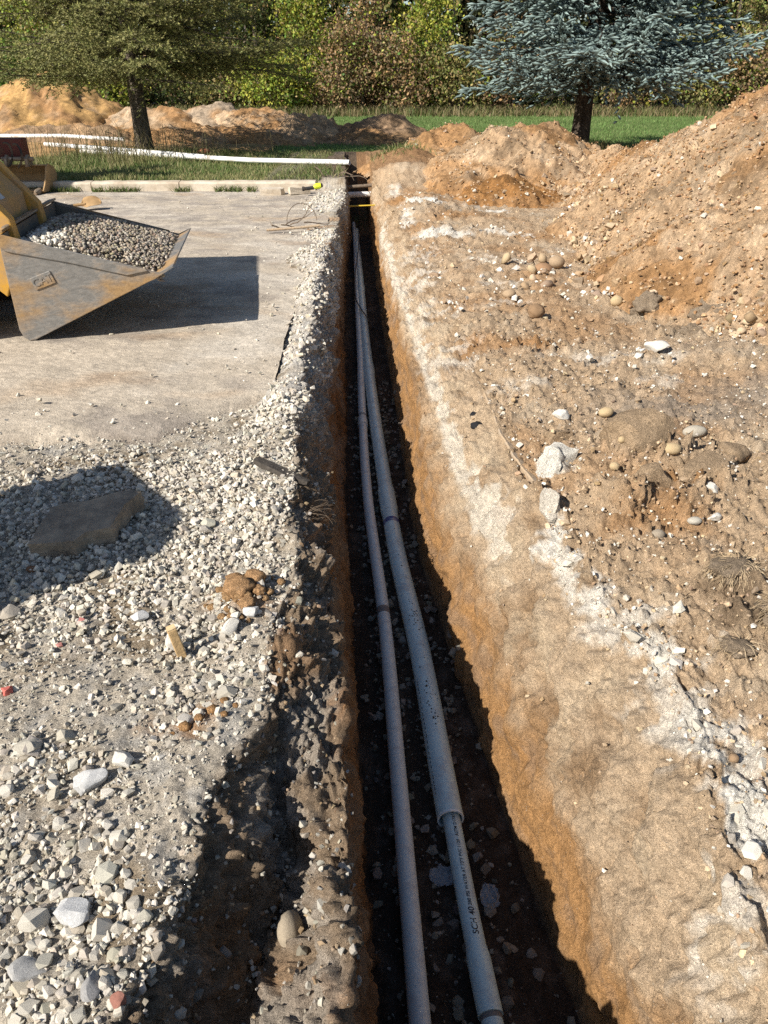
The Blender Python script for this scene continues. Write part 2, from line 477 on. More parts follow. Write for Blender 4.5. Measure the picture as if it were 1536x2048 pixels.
WHITE = [  # x, y, half-lengths, turn, strength
    (.745, 2.95, .075, .09, 0, 1.0), (.64, 2.42, .06, .15, 0, .9), (.70, 2.08, .08, .17, 0, .8), (.79, 1.90, .14, .07, .3, .65), (.90, 1.72, .2, .06, .2, .45),
    (.81, 1.38, .06, .14, 0, .75), (.85, 1.22, .09, .16, 0, 1.0), (.90, 1.02, .10, .16, 0, .95), (.835, 1.55, .07, .12, 0, .6), (.88, 1.10, .12, .22, 0, 1.0), (.80, 1.75, .07, .14, 0, .9), (.86, 1.42, .13, .16, 0, .9), (.66, 2.25, .07, .14, 0, .8), (.52, 2.75, .05, .12, 0, .5), (.74, .98, .06, .14, 0, .6), (.69, 1.62, .05, .10, 0, .4), (.45, 4.6, .2, .3, 0, .45), (.40, 5.6, .22, .35, 0, .5), (.30, 6.6, .2, .4, 0, .5), (.75, 3.9, .2, .12, 0, .4), (.35, 7.5, .2, .4, 0, .5),
    (.50, 10.1, .30, .30, .3, 1.0), (.27, 9.2, .07, .5, 0, .8), (.62, 8.15, .35, .12, .1, .9), (1.25, 8.3, .35, .14, -.1, .8), (1.3, 9.7, .25, .16, 0, .9),
    (1.15, 10.3, .2, .15, 0, .5), (.15, 11.6, .10, .35, 0, .7), (1.75, 7.6, .25, .12, .4, .4), (1.0, 6.9, .3, .15, 0, .5), (.85, 5.6, .22, .12, 0, .4), (1.35, 4.35, .45, .1, 0, .5),
    (.62, 3.75, .08, .12, 0, .35), (1.5, 4.0, .3, .1, .2, .35), (.55, 12.9, .25, .2, 0, .6), (.95, 6.2, .2, .1, .3, .5),
]
ORANGE = [
    (.86, 4.62, .28, .16, 0, .85), (.60, 4.7, .16, .22, 0, .8), (.9, 2.45, .12, .10, 0, .7), (1.2, 2.72, .13, .09, .3, .9), (1.05, 2.5, .2, .1, 0, .6),
    (1.2, 7.5, .35, .3, .3, .6), (1.6, 8.2, .4, .3, 0, .7), (.8, 9.2, .4, .3, 0, .8), (.2, 10.8, .2, .6, 0, .9), (.75, 11.3, .5, .5, 0, .9), (.35, 8.6, .1, .4, 0, .7),
    (-.46, 2.02, .10, .13, 0, .9), (-.50, 1.50, .11, .05, -.2, .85), (-.62, 1.50, .05, .04, 0, .5), (-.78, 9.0, .35, .14, 0, .8), (-.62, 7.9, .12, .2, 0, .8), (-.75, 9.6, .4, .2, 0, .6), (-1.3, 9.3, .4, .15, 0, .6),
    (.5, 14.0, .8, .9, 0, .9), (-.7, 13.8, .4, .5, 0, .5),
]
GREYPAV = [(1.5, 3.55, .55, .22, 0, .8), (2.3, 3.8, .8, .3, 0, .8), (1.9, 4.4, .5, .15, 0, .35), (1.2, 3.7, .2, .15, 0, .4)]
DARKSOD = [(1.13, 2.02, .12, .10, 0, .8), (1.16, 1.82, .11, .10, .4, .9), (1.02, 1.70, .05, .05, 0, .6), (2.3, 5.05, .45, .2, .2, .75), (1.9, 5.35, .2, .12, 0, .4), (-.9, 14.6, .5, .6, 0, .6)]

def patch(x, y, items, seed, warp=.06, soft=.35, freq=9):
    wx = x + warp * fbm(x * freq, y * freq, seed, 3); wy = y + warp * fbm(x * freq + 31, y * freq, seed + 5, 3)
    m = np.zeros(np.shape(x))
    for cx, cy, sx, sy, rot, s in items:
        c, si = math.cos(rot), math.sin(rot)
        dx, dy = wx - cx, wy - cy
        d = np.sqrt(((dx * c + dy * si) / (1.35 * sx)) ** 2 + ((-dx * si + dy * c) / (1.35 * sy)) ** 2)
        m = np.maximum(m, s * sst(1, 1 - soft, d))
    return m

def A(*c): return np.array(c, float)
def blend(c, col, m): return c + (np.asarray(col) - c) * m[..., None]

def ground_colour(x, y, z):
    lr, ls, lb, rb, rs, rr = trench_lines(y)
    n1 = fbm(x * 3, y * 3, z * 3, 4); n2 = fbm(x * 11, y * 11, z * 11 + 9, 4); n3 = fbm(x * 1.2 + 5, y * 1.2, 2.0, 3)
    mid = .5 * (lb + rb); left = x < mid
    c = np.empty(x.shape + (3,)); c[:] = A(.36, .25, .15)
    # --- left, gravel bed of crushed limestone and fines
    fines = blend(np.broadcast_to(A(.48, .42, .335), c.shape), A(.29, .23, .16), sst(-.05, .55, n1 + .4 * n2))
    fines = blend(fines, A(.47, .45, .41), sst(.1, .6, n2 - .3 * n1) * .6)
    c = np.where((left & (x < lr + .03))[..., None], fines, c)
    slope = blend(np.broadcast_to(A(.25, .185, .125), c.shape), A(.36, .32, .27), sst(.0, .5, n1 + .5 * n2) * .7)
    slope = blend(slope, A(.28, .155, .075), sst(.25, .6, fbm(x * 4, y * 2, z * 4 + 50, 3)) * .6)
    slope = blend(slope, A(.42, .40, .36), (sst(2.8, 4.5, y) * .4))
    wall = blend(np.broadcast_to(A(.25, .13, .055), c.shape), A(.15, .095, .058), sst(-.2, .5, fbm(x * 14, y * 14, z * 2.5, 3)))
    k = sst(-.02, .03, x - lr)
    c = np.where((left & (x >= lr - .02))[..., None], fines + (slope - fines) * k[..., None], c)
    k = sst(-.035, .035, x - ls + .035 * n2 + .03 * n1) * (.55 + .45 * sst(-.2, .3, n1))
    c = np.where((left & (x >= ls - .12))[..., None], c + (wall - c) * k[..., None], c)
    # --- floor
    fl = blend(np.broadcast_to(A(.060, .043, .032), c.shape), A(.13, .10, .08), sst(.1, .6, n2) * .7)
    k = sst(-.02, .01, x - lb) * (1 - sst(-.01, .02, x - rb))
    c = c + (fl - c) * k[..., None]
    # --- right wall
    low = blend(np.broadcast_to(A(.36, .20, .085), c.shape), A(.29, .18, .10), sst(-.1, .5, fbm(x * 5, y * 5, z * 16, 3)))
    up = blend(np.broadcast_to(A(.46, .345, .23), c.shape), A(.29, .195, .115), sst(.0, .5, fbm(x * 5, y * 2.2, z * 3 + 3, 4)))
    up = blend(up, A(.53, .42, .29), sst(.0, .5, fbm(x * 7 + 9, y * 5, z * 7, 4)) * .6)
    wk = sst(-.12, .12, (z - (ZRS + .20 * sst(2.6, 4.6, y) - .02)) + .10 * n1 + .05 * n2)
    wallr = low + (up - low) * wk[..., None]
    k = ((x > mid) & (x < rr + .05))
    kk = sst(-.01, .015, x - rb) * (1 - sst(-.06, .06, x - rr + .04 * n1))
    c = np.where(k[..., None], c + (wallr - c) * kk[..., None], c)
    # --- right ground: spread spoil
    rg = x > rr
    out = blend(np.broadcast_to(A(.445, .325, .21), c.shape), A(.38, .235, .125), sst(-.05, .5, n3 + .35 * n1) * .8)
    out = blend(out, A(.50, .41, .30), sst(.1, .6, n1 - .3 * n3) * .55)
    c = np.where(rg[..., None], c + (out - c) * sst(-.02, .08, x - rr)[..., None], c)
    c = blend(c, A(.29, .25, .205), patch(x, y, GREYPAV, 3.3, .12, .8) * rg * .8)
    c = blend(c, A(.36, .185, .07), patch(x, y, ORANGE, 8.1, .07, .85, 9) * .85)
    strk = polydist(x + .03 * n2, y, [(-.02, 9.6), (.10, 7.3), (.262, 4.62), (.385, 3.25), (.46, 2.75)], .045, .25)
    c = blend(c, A(.64, .58, .48), sst(1.05, .35, strk + .9 * n2 + .5 * n1 + .1) * .8)
    w = patch(x, y, WHITE, 1.7, .05, .6, 11)
    c = blend(c, A(.72, .675, .59), w * sst(-.40, .20, n2 * 1.3 + n1 * .5 + (w - .6) * .9))
    c = blend(c, A(.12, .085, .055), patch(x, y, DARKSOD, 6.2, .05, .6, 8) * .8)
    # gravel berms along the left rim
    berm = patch(x, y, [(-.53, 3.75, .16, .35, 0, .6), (-.53, 6.3, .16, .8, 0, .8), (-.50, 4.7, .12, .5, 0, .7), (-.62, 7.4, .25, .4, 0, .9), (-.66, 8.45, .3, .35, 0, .9), (-.85, 10.9, .30, .75, 0, 1), (-.62, 5.2, .10, .4, 0, .5)], 12.0, .08, .5, 6)
    c = blend(c, A(.60, .57, .52), berm * (x < ls) * .9)
    endm = sst(12.4, 12.9, y) * sst(-1.5, -1.0, x)
    c = blend(c, np.where((x < mid)[..., None], A(.11, .08, .055), A(.26, .15, .075)), endm * .85)
    # lawn soil behind the kerb
    lawn = sst(12.25, 12.5, y) * (x < -1.0)
    c = blend(c, A(.10, .10, .04), lawn * .8)
    return c

def disp_amount(x, y, z):
    lr, ls, lb, rb, rs, rr = trench_lines(y)
    a = np.where(x < lr, .010, np.where(x < ls, .028, np.where(x < lb, .016, np.where(x < rb, .008, np.where(x < rs, .011, np.where(x < rr, .021, .024))))))
    return a

def grid_normals(P):
    du = np.gradient(P, axis=1); dv = np.gradient(P, axis=0)
    n = np.cross(du, dv); ar = np.linalg.norm(n, axis=2)
    return n / np.maximum(ar, 1e-12)[..., None], ar

def build_ground():
    ys = [0.42]
    while ys[-1] < 17.6: ys.append(ys[-1] + max(.0062, .0052 * (ys[-1] + .55)))
    y = np.array(ys)
    lr, ls, lb, rb, rs, rr = trench_lines(y)
    xl = -(1.15 + .66 * np.minimum(y, 3.7)); xl = np.where(y > 4.2, -1.9, xl); xl = np.where((y > 3.7) & (y <= 4.2), np.interp(y, [3.7, 4.2], [-3.59, -1.9]), xl)
    xr = 1.25 + .72 * np.minimum(y, 12); 
    segs = []
    def seg(a, b, n, p=1.0):
        t = np.linspace(0, 1, n, endpoint=False) ** p
        segs.append(a[:, None] + (b - a)[:, None] * t[None, :])
    tl = np.linspace(0, 1, 150, endpoint=False)
    segs.append(xl[:, None] + (lr - xl)[:, None] * (1 - (1 - tl) ** 1.25)[None, :])
    seg(lr, ls, 62); seg(ls, lb, 34); seg(lb, rb, 50); seg(rb, rs, 34); seg(rs, rr, 66)
    tr = np.linspace(0, 1, 210)
    segs.append(rr[:, None] + (xr - rr)[:, None] * (tr ** 1.15)[None, :])
    X = np.concatenate(segs, 1); Y = np.repeat(y[:, None], X.shape[1], 1)
    Z = z_ground(X, Y)
    # rough sides: warp the steep parts sideways too
    P = np.stack([X, Y, Z], 2)
    N, _ = grid_normals(P)
    a = disp_amount(X, Y, Z)
    n = fbm(X * 7, Y * 7, Z * 7, 3) * 1.2 + .75 * fbm(X * 26, Y * 26, Z * 26 + 4, 3) + .42 * noise3(X * 75, Y * 75, Z * 75)
    bil = np.abs(noise3(X * 15 + 8, Y * 15, Z * 15)) * .9 + np.abs(noise3(X * 33, Y * 33 + 5, Z * 33)) * .55 + np.abs(noise3(X * 70, Y * 70, Z * 70 + 2)) * .32 - .45
    rid = 1 - np.abs(noise3(X * 12 + 3, Y * 12, Z * 12)) * 2.2
    groove = noise3(Y * 15, (X + Z) * 1.6, 3.0) * .9 + noise3(Y * 34, (X + Z) * 2.4, 8.0) * .5
    ledge = np.abs(noise3(X * 4.5 + 2, Y * 4.5, Z * 6.5)) - .25
    wallm = sst(rb[:, None] - .02, rb[:, None] + .02, X) * (1 - sst(rr[:, None] - .04, rr[:, None] + .03, X))
    bankm = sst(lr[:, None], lr[:, None] + .06, X) * (1 - sst(ls[:, None] - .02, lb[:, None], X))
    edge = np.minimum(sst(xl[:, None], xl[:, None] + .3, X), 1) * (1 - sst(xr[:, None] - .3, xr[:, None], X))
    edge = np.where(Y < 17.0, edge, edge * (1 - sst(17, 17.5, Y)))
    P = P + N * ((n + np.where((X > trench_lines(Y)[0]), .3 * rid + 1.15 * bil, .25 * bil)) * a * edge + (groove * .010 + ledge * .055) * wallm + ledge * .075 * bankm)[..., None]
    # clods: small raised lumps on the right spread and the left bank
    lump = np.clip(noise3(X * 19, Y * 19, Z * 19 + 70) - .32, 0, 1) * .05 + np.clip(noise3(X * 45, Y * 45, Z * 45 + 20) - .28, 0, 1) * .034 + np.clip(noise3(X * 90, Y * 90, Z * 90 + 20) - .25, 0, 1) * .016
    lr2, ls2, lb2, rb2, rs2, rr2 = trench_lines(Y)
    lm = np.where(X > rr2, 1, np.where((X > lr2) & (X < ls2), 1.3, np.where(X > rs2, .35, .15)))
    rough_ = 1 + 2.2 * np.maximum.reduce([gauss(X, Y, 1.15, 2.72, .42, .38), gauss(X, Y, 1.25, 1.9, .3, .25) * .6, gauss(X, Y, 2.3, 5.0, .6, .4), gauss(X, Y, .85, 4.65, .35, .3) * .7, gauss(X, Y, .7, 9.5, .8, 1.5) * .8])
    P = P + N * (lump * lm * edge * np.where(X > rr2, rough_, 1))[..., None]
    # the rim of the sheet dips below its neighbours
    dip = (1 - np.minimum(edge * 3, 1)) * .03
    P[..., 2] -= dip
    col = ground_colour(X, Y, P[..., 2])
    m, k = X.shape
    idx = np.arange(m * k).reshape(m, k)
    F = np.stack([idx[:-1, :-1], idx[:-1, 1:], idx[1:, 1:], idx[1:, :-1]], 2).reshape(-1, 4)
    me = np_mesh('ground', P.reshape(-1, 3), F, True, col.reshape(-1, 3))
    o = link('ground', me, M_SOIL)
    o['kind'] = 'structure'
    N, ar = grid_normals(P)
    return o, P, N, ar

GROUND, GP, GN, GA = build_ground()

# ---------------------------------------------------------------- spoil heaps
def heap_height(x, y, ridge, slope, seed):
    "height of a heap with its ridge along (x, y, top)"
    wx = x + .26 * fbm(x * 1.3, y * 1.3, seed, 3); wy = y + .26 * fbm(x * 1.3 + 9, y * 1.3, seed, 3)
    h = np.full(np.shape(x), -9.0)
    r = ridge if len(ridge) > 1 else ridge + [(ridge[0][0] + .01, ridge[0][1], ridge[0][2])]
    for (x0, y0, h0), (x1, y1, h1) in zip(r[:-1], r[1:]):
        dx, dy = x1 - x0, y1 - y0
        t = np.clip(((wx - x0) * dx + (wy - y0) * dy) / (dx * dx + dy * dy), 0, 1)
        d = np.hypot(wx - x0 - t * dx, wy - y0 - t * dy)
        d = np.sqrt(d * d + .012) - .06
        h = np.maximum(h, h0 + (h1 - h0) * t - slope * d)
    foot = sst(-.1, .5, h)
    h = h + (.075 * fbm(x * 2.2, y * 2.2, seed + 3, 3) + .020 * fbm(x * 11, y * 11, seed, 3)) * (.4 + .6 * foot)
    return h

HEAPS = []
def heap(label, ridge, slope, seed, cols, step, base=0.0, group=None, detail=1.7, reach=0.25):
    hm = max(p[2] for p in ridge)
    rad = hm / slope + reach
    xs0 = min(p[0] for p in ridge) - rad; xs1 = max(p[0] for p in ridge) + rad
    ys0 = min(p[1] for p in ridge) - rad; ys1 = max(p[1] for p in ridge) + rad
    x = np.arange(xs0, xs1, step); y = np.arange(ys0, ys1, step)
    X, Y = np.meshgrid(x, y)
    Hh = heap_height(X, Y, ridge, slope, seed)
    P = np.stack([X, Y, np.maximum(Hh, -.25) + base], 2)
    N, _ = grid_normals(P)
    f = 1 / (step * 9)
    d = (.5 * fbm(X * 9, Y * 9, P[..., 2] * 9, 3) + np.clip(noise3(X * f * .6, Y * f * .6, P[..., 2] * f * .6 + seed) - .25, 0, 1) * 1.6 + .35 * noise3(X * f * 1.5, Y * f * 1.5, P[..., 2] * f)) * .028 * detail + (np.abs(noise3(X * f, Y * f, P[..., 2] * f)) - .3) * .03 * detail
    f2 = 1 / (step * 3.6)
    d = d + ((np.abs(noise3(X * f2 + 5, Y * f2, P[..., 2] * f2)) - .3) * .030 + np.clip(noise3(X * f2 * .7, Y * f2 * .7, P[..., 2] * f2 * .7 + 40) - .3, 0, 1) * .06) * (step / .021) ** .5
    P = P + N * d[..., None]
    n1 = fbm(X * 1.1 + seed, Y * 1.1, P[..., 2] * 1.5, 4); n2 = fbm(X * 6, Y * 6, P[..., 2] * 6 + seed, 3)
    n4 = fbm((X + Y) * 1.0 + seed * 2, (X - Y) * .35, P[..., 2] * .8, 3)
    c = blend(np.broadcast_to(A(*cols[0]), P.shape), A(*cols[1]), sst(-.1, .45, n4 + .3 * n1))
    c = blend(c, A(*cols[2]), sst(.1, .6, n1 + .5 * n2) * .7)
    c = c * (1 - .32 * sst(.1, .5, fbm(X * 2.3 + 3, Y * 2.3, seed, 4)))[..., None]
    c = c * (1 + .26 * noise3(X * f2 * .8 + 9, Y * f2 * .8, P[..., 2] * f2) + .16 * np.random.default_rng(3).normal(size=X.shape))[..., None].clip(.55, 1.5)
    m, k = X.shape
    idx = np.arange(m * k).reshape(m, k)
    F = np.stack([idx[:-1, :-1], idx[:-1, 1:], idx[1:, 1:], idx[1:, :-1]], 2).reshape(-1, 4)
    keep = (Hh.reshape(-1)[F] > -.06).any(1)
    F = F[keep]
    used = np.unique(F); remap = np.full(m * k, -1); remap[used] = np.arange(len(used))
    V = P.reshape(-1, 3)[used]; o0 = np.array([np.mean([p[0] for p in ridge]), np.mean([p[1] for p in ridge]), base])
    me = np_mesh('spoil_heap', V - o0, remap[F], True, c.reshape(-1, 3)[used])
    o = link('spoil_heap', me, M_SOIL)
    o.location = o0
    tag(o, label, 'dirt heap', group)
    Nn, ar = grid_normals(P)
    ok = Hh.reshape(-1) > .03
    HEAPS.append((P.reshape(-1, 3)[ok], Nn.reshape(-1, 3)[ok], ar.reshape(-1)[ok]))
    return o

TAN, ORG, PALE, BRN = (.40, .275, .165), (.35, .20, .092), (.46, .345, .23), (.18, .12, .07)
heap('large tan spoil heap rising out of the picture beyond the boulders', [(4.1, 6.3, 1.80), (3.75, 8.0, 1.45), (3.5, 9.6, .95), (3.35, 11.2, .70), (3.0, 13.0, .52)], .72, 2.0, (TAN, ORG, PALE), .021, 0.0)
heap('tan mound with pale crest between the blue spruce and the trench', [(1.70, 12.4, .86), (2.3, 12.6, .93), (2.8, 13.1, .66)], .66, 5.0, (TAN, ORG, PALE), .03, 0.04)
heap('low dark orange mound below the pale crested mound', [(1.50, 10.9, .30), (1.85, 11.2, .30)], .50, 7.0, ((.32, .165, .062), (.28, .14, .05), ORG), .026, 0.04)
heap('orange heap behind the trench end with brown right flank', [(.85, 15.4, .55), (1.45, 15.6, .68)], .62, 9.0, (ORG, TAN, BRN), .04, .10)
heap('small orange heap left of the tan mound, beside the trench end', [(.35, 14.4, .32), (.75, 14.1, .28)], .5, 11.0, (ORG, TAN, PALE), .04, .12)
heap('dark shaded heap straight behind the trench end', [(-.35, 20.6, .52), (.15, 20.8, .60)], .52, 13.0, ((.27, .18, .11), ORG, BRN), .05, .12, detail=1.8)
heap('brown heap in tree shade at the right end of the back row', [(-2.1, 20.8, .62), (-1.6, 20.9, .55)], .58, 15.0, (TAN, BRN, ORG), .05, .12)
heap('orange heap in the back row, second from the shaded end', [(-3.9, 22.2, .60), (-3.1, 21.9, .72), (-2.6, 21.6, .6)], .45, 17.0, (ORG, TAN, PALE), .05, .12)
heap('grey tan heap in the middle of the back row', [(-4.9, 22.6, .66), (-4.3, 22.5, .76)], .45, 19.0, ((.36, .28, .20), ORG, PALE), .05, .12)
heap('orange heap right of the green conifer trunk in the back row', [(-6.1, 22.3, .60), (-5.4, 22.0, .68)], .45, 21.0, (ORG, TAN, PALE), .05, .12)
heap('pale heap directly behind the green conifer trunk', [(-7.3, 22.8, .50), (-6.6, 22.9, .70)], .48, 23.0, (PALE, TAN, ORG), .05, .12)
heap('long low orange bank in front of the back row', [(-6.6, 20.9, .26), (-4.2, 20.5, .32), (-2.9, 20.2, .30), (-2.2, 19.9, .2)], .30, 24.0, (ORG, TAN, ORG), .05, .10)
heap('tall orange heap at the far left by the wood', [(-10.1, 23.2, 1.15), (-9.1, 23.4, 1.5), (-8.3, 23.6, 1.15), (-7.6, 23.4, .7)], .58, 25.0, ((.44, .27, .11), ORG, TAN), .06, .12)
heap('low brown heap in front of the tall far left heap', [(-8.9, 20.8, .30), (-7.6, 20.6, .34), (-6.6, 20.4, .36)], .42, 27.0, ((.30, .20, .12), ORG, TAN), .06, .12)
# ---------------------------------------------------------------- pavement, kerb, lawn
def build_asphalt():
    "worn lot surface left of the trench, 5 cm thick, with a ragged cut edge"
    def xe(y): return np.interp(y, [3.0, 3.79, 5.12, 7.3, 9.5, 12.25], [-.60, -.605, -.655, -.66, -.665, -.70])
    def yn(x): return np.interp(x, [-13, -3, -1.79, -1.1, -.81, -.6], [3.1, 3.2, 3.22, 3.27, 3.58, 3.80])
    nu, nv = 240, 320
    u = np.linspace(0, 1, nu); v = np.linspace(0, 1, nv)
    U, V = np.meshgrid(u, v)
    y = 3.2 + (12.26 - 3.2) * V ** 1.45
    x = xe(y) - U ** 1.5 * (12.4)
    # bend the near edge to the ragged line
    near = yn(x) + .05 * fbm(x * 3, 1.0, 2.0, 4) + .012 * noise3(x * 40, 0, 0)
    y = near + (12.26 - near) * ((y - 3.2) / (12.26 - 3.2))
    x = xe(y) + (.012 * fbm(y * 3, 4.0, 1.0, 4)) - U ** 1.5 * 12.4
    z = .004 + .012 * fbm(x * .8, y * .8, 0.5, 2) + .004 * fbm(x * 6, y * 6, 1.5, 3) + .0022 * noise3(x * 40, y * 40, 2)
    z -= (.058 + .016 * noise3(x * 5, 1.0, 7.0)) * np.exp(-((y - near) / .13) ** 2)
    z = np.where(y > 11.9, lerp(z, 0, sst(11.9, 12.2, y)), z)
    n1 = fbm(x * 1.3, y * 1.9, 3.0, 4); n2 = fbm(x * 4.5, y * 5.5, 5.0, 4); n3 = fbm(x * .8 + 3, y * 1.3, 8.0, 3)
    c = blend(np.broadcast_to(A(.485, .415, .325), x.shape + (3,)), A(.29, .25, .21), sst(0, .6, n1 + .4 * n2) * .75)
    c = blend(c, A(.56, .505, .425), sst(.0, .6, n3 - .3 * n2) * .6)
    c = blend(c, A(.42, .275, .155), sst(.25, .7, fbm(x * 1.0 + 7, y * 1.9, 11.0, 3)) * .4)
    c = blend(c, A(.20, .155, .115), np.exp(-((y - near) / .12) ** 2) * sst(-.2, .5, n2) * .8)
    far = sst(6.5, 9.5, y)
    c = blend(c, A(.36, .315, .27), far * sst(-.3, .3, n2) * .6)
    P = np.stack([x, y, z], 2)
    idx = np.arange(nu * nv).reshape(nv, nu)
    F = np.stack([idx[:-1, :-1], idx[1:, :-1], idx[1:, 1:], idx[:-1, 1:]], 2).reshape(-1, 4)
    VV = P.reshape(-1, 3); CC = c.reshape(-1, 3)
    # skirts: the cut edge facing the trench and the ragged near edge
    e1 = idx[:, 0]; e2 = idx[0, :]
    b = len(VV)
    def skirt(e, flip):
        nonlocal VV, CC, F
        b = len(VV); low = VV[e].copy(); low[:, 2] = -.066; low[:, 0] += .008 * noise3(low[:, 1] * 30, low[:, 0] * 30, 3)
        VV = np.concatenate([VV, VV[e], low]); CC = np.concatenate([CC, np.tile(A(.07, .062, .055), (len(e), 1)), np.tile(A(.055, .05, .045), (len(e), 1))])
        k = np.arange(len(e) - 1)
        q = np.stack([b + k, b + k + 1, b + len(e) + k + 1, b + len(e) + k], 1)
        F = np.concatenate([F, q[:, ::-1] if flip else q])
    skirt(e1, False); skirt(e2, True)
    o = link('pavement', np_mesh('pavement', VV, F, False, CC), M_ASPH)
    o['kind'] = 'structure'
    return o, P

PAVE, PP = build_asphalt()

# pavement continuing left of the near gravel and behind the camera: plain base sheets below everything
def sheet(name, x0, x1, y0, y1, z, mat, col=None, n=2):
    xs, ys = np.meshgrid(np.linspace(x0, x1, n), np.linspace(y0, y1, n))
    idx = np.arange(n * n).reshape(n, n)
    F = np.stack([idx[:-1, :-1], idx[:-1, 1:], idx[1:, 1:], idx[1:, :-1]], 2).reshape(-1, 4)
    V = np.stack([xs, ys, np.full_like(xs, z)], 2).reshape(-1, 3)
    o = link(name, np_mesh(name, V, F, False, np.tile(A(*(col or (.3, .25, .2))), (len(V), 1))), mat)
    o['kind'] = 'structure'
    return o
sheet('pavement', -14, -1.2, -6, 3.3, -.075, M_ASPH, (.36, .30, .24))
sheet('pavement', 1.3, 30, -6, 12.4, -.012, M_ASPH, (.38, .32, .25))
sheet('pavement', -1.2, 1.3, -6, .40, -.06, M_SOIL, (.36, .29, .22))
sheet('pavement', -60, -12.9, -6, 12.2, -.01, M_ASPH, (.36, .30, .24))

t_ = NT('lawn_turf')
_a = t_.noise(.55, 5, .7); _b = t_.noise(14, 5, .75); _c = t_.noise(90, 3, .7)
_col = t_.mix(t_.ramp(_a, [(.35, 0), (.65, 1)]), (.105, .19, .05), (.14, .22, .065))
_col = t_.mix(t_.ramp(_b, [(.35, 0), (.75, 1)]), _col, (.16, .17, .065))
_col = t_.mix(1, _col, t_.ramp(_c, [(.25, .55), (.75, 1.3)]), 'MULTIPLY')
t_.set(_col, .9, 0, .1); t_.bump(_c, .8, .03)
M_LAWN = t_.m
sheet('lawn', -60, -1.65, 12.50, 17.6, .10, M_LAWN)
sheet('lawn', -60, 70, 17.2, 34.6, .085, M_LAWN)
sheet('lawn', 9.6, 70, 12.40, 17.2, .10, M_LAWN)
t_ = NT('forest_litter')
_b = t_.noise(5, 6, .75); _c = t_.noise(40, 4, .7)
_col = t_.mix(t_.ramp(_b, [(.35, 0), (.7, 1)]), (.06, .045, .028), (.17, .13, .075))
t_.set(t_.mix(1, _col, t_.ramp(_c, [(.25, .6), (.75, 1.35)]), 'MULTIPLY'), .95, 0, .1); t_.bump(_c, 1, .05)
M_LITTER = t_.m
sheet('woodland_floor', -70, 80, 34.5, 95, .10, M_LITTER)
# bare tracked dirt left of the green conifer
def dirt_flat():
    nx, ny = 180, 110
    X, Y = np.meshgrid(np.linspace(-16, -2.0, nx), np.linspace(15.6, 26, ny))
    lim = np.interp(X, [-16, -7.5, -5.6, -3.5, -2], [15.7, 15.9, 17.2, 17.5, 17.6])
    Z = .125 + .03 * fbm(X * 1.5, Y * 1.5, 0, 3) + .012 * fbm(X * 8, Y * 8, 3, 3)
    Z = np.where(Y < lim + .15 * fbm(X * 2, Y * 2, 5, 3), .03, Z)
    Z = np.where((Y > 25.5) | (X < -15.5) | (X > -2.4), .02, Z)
    n = fbm(X * 1.0, Y * 2.2, 4, 4)
    c = blend(np.broadcast_to(A(.43, .27, .125), X.shape + (3,)), A(.30, .18, .085), sst(0, .5, n))
    P = np.stack([X, Y, Z], 2); idx = np.arange(nx * ny).reshape(ny, nx)
    F = np.stack([idx[:-1, :-1], idx[:-1, 1:], idx[1:, 1:], idx[1:, :-1]], 2).reshape(-1, 4)
    o = link('bare_dirt', np_mesh('bare_dirt', P.reshape(-1, 3), F, True, c.reshape(-1, 3)), M_SOIL); o['kind'] = 'structure'
dirt_flat()

# kerb: poured lengths with open joints
kerb = empty('kerb', (0, 12.3, 0)); kerb['kind'] = 'structure'
_prof = [(0, -.08), (.0, .095), (.025, .125), (.16, .13), (.16, -.08)]
_xs = [-1.02, -3.05, -4.35, -6.4, -8.4, -10.4, -12.4, -14.4, -16.4]
for a, b in zip(_xs[:-1], _xs[1:]):
    dy0, dy1 = -.05 + .02 * (a + 1), -.05 + .02 * (b + 1)
    mb = MB(); n = 24; v = []; f = []
    for i in range(n + 1):
        t = i / n; x = (a - .006) + (b + .006 - a + .006) * t
        for k, (py, pz) in enumerate(_prof):
            w = .006 * float(noise3(x * 6, k * 3.1, 1.0)) + .004 * float(noise3(x * 25, k * 2.0, 5.0))
            v.append((x, py + dy0 + (dy1 - dy0) * t + w * .6, pz + (w if pz > 0 else 0)))
    m = len(_prof)
    for i in range(n):
        f += [(i * m + k, i * m + (k + 1) % m, (i + 1) * m + (k + 1) % m, (i + 1) * m + k) for k in range(m)]
    f += [tuple(range(m)), tuple(n * m + k for k in range(m - 1, -1, -1))]
    mb.add(v, f).build('kerb_stone', M_CONC, kerb)
# ---------------------------------------------------------------- stones
def hull_template(n, seed, flat=.75, blocky=True):
    r = np.random.default_rng(seed)
    p = r.normal(size=(n, 3)); p /= np.linalg.norm(p, axis=1, keepdims=True)
    if blocky:
        cn = np.array([(i, j, k) for i in (-1, 1) for j in (-1, 1) for k in (-1, 1)], float) * .72
        m = min(n, 8); p[:m] = cn[r.permutation(8)[:m]] + r.normal(size=(m, 3)) * .22
        p[m:] *= 1.12
    p *= (.86 + .28 * r.random((n, 1))) if blocky else (.9 + .15 * r.random((n, 1)))
    p *= np.array([1.15, .95, flat]) * (.88 + .24 * r.random(3))
    bm = bmesh.new()
    for q in p: bm.verts.new(q)
    res = bmesh.ops.convex_hull(bm, input=bm.verts)
    for e in [v for v in bm.verts if not v.link_faces]: bm.verts.remove(e)
    bmesh.ops.triangulate(bm, faces=bm.faces)
    bm.verts.index_update()
    V = np.array([v.co[:] for v in bm.verts]); F = np.array([[v.index for v in f.verts] for f in bm.faces])
    bm.free()
    return V * (.43 if blocky else .5), F

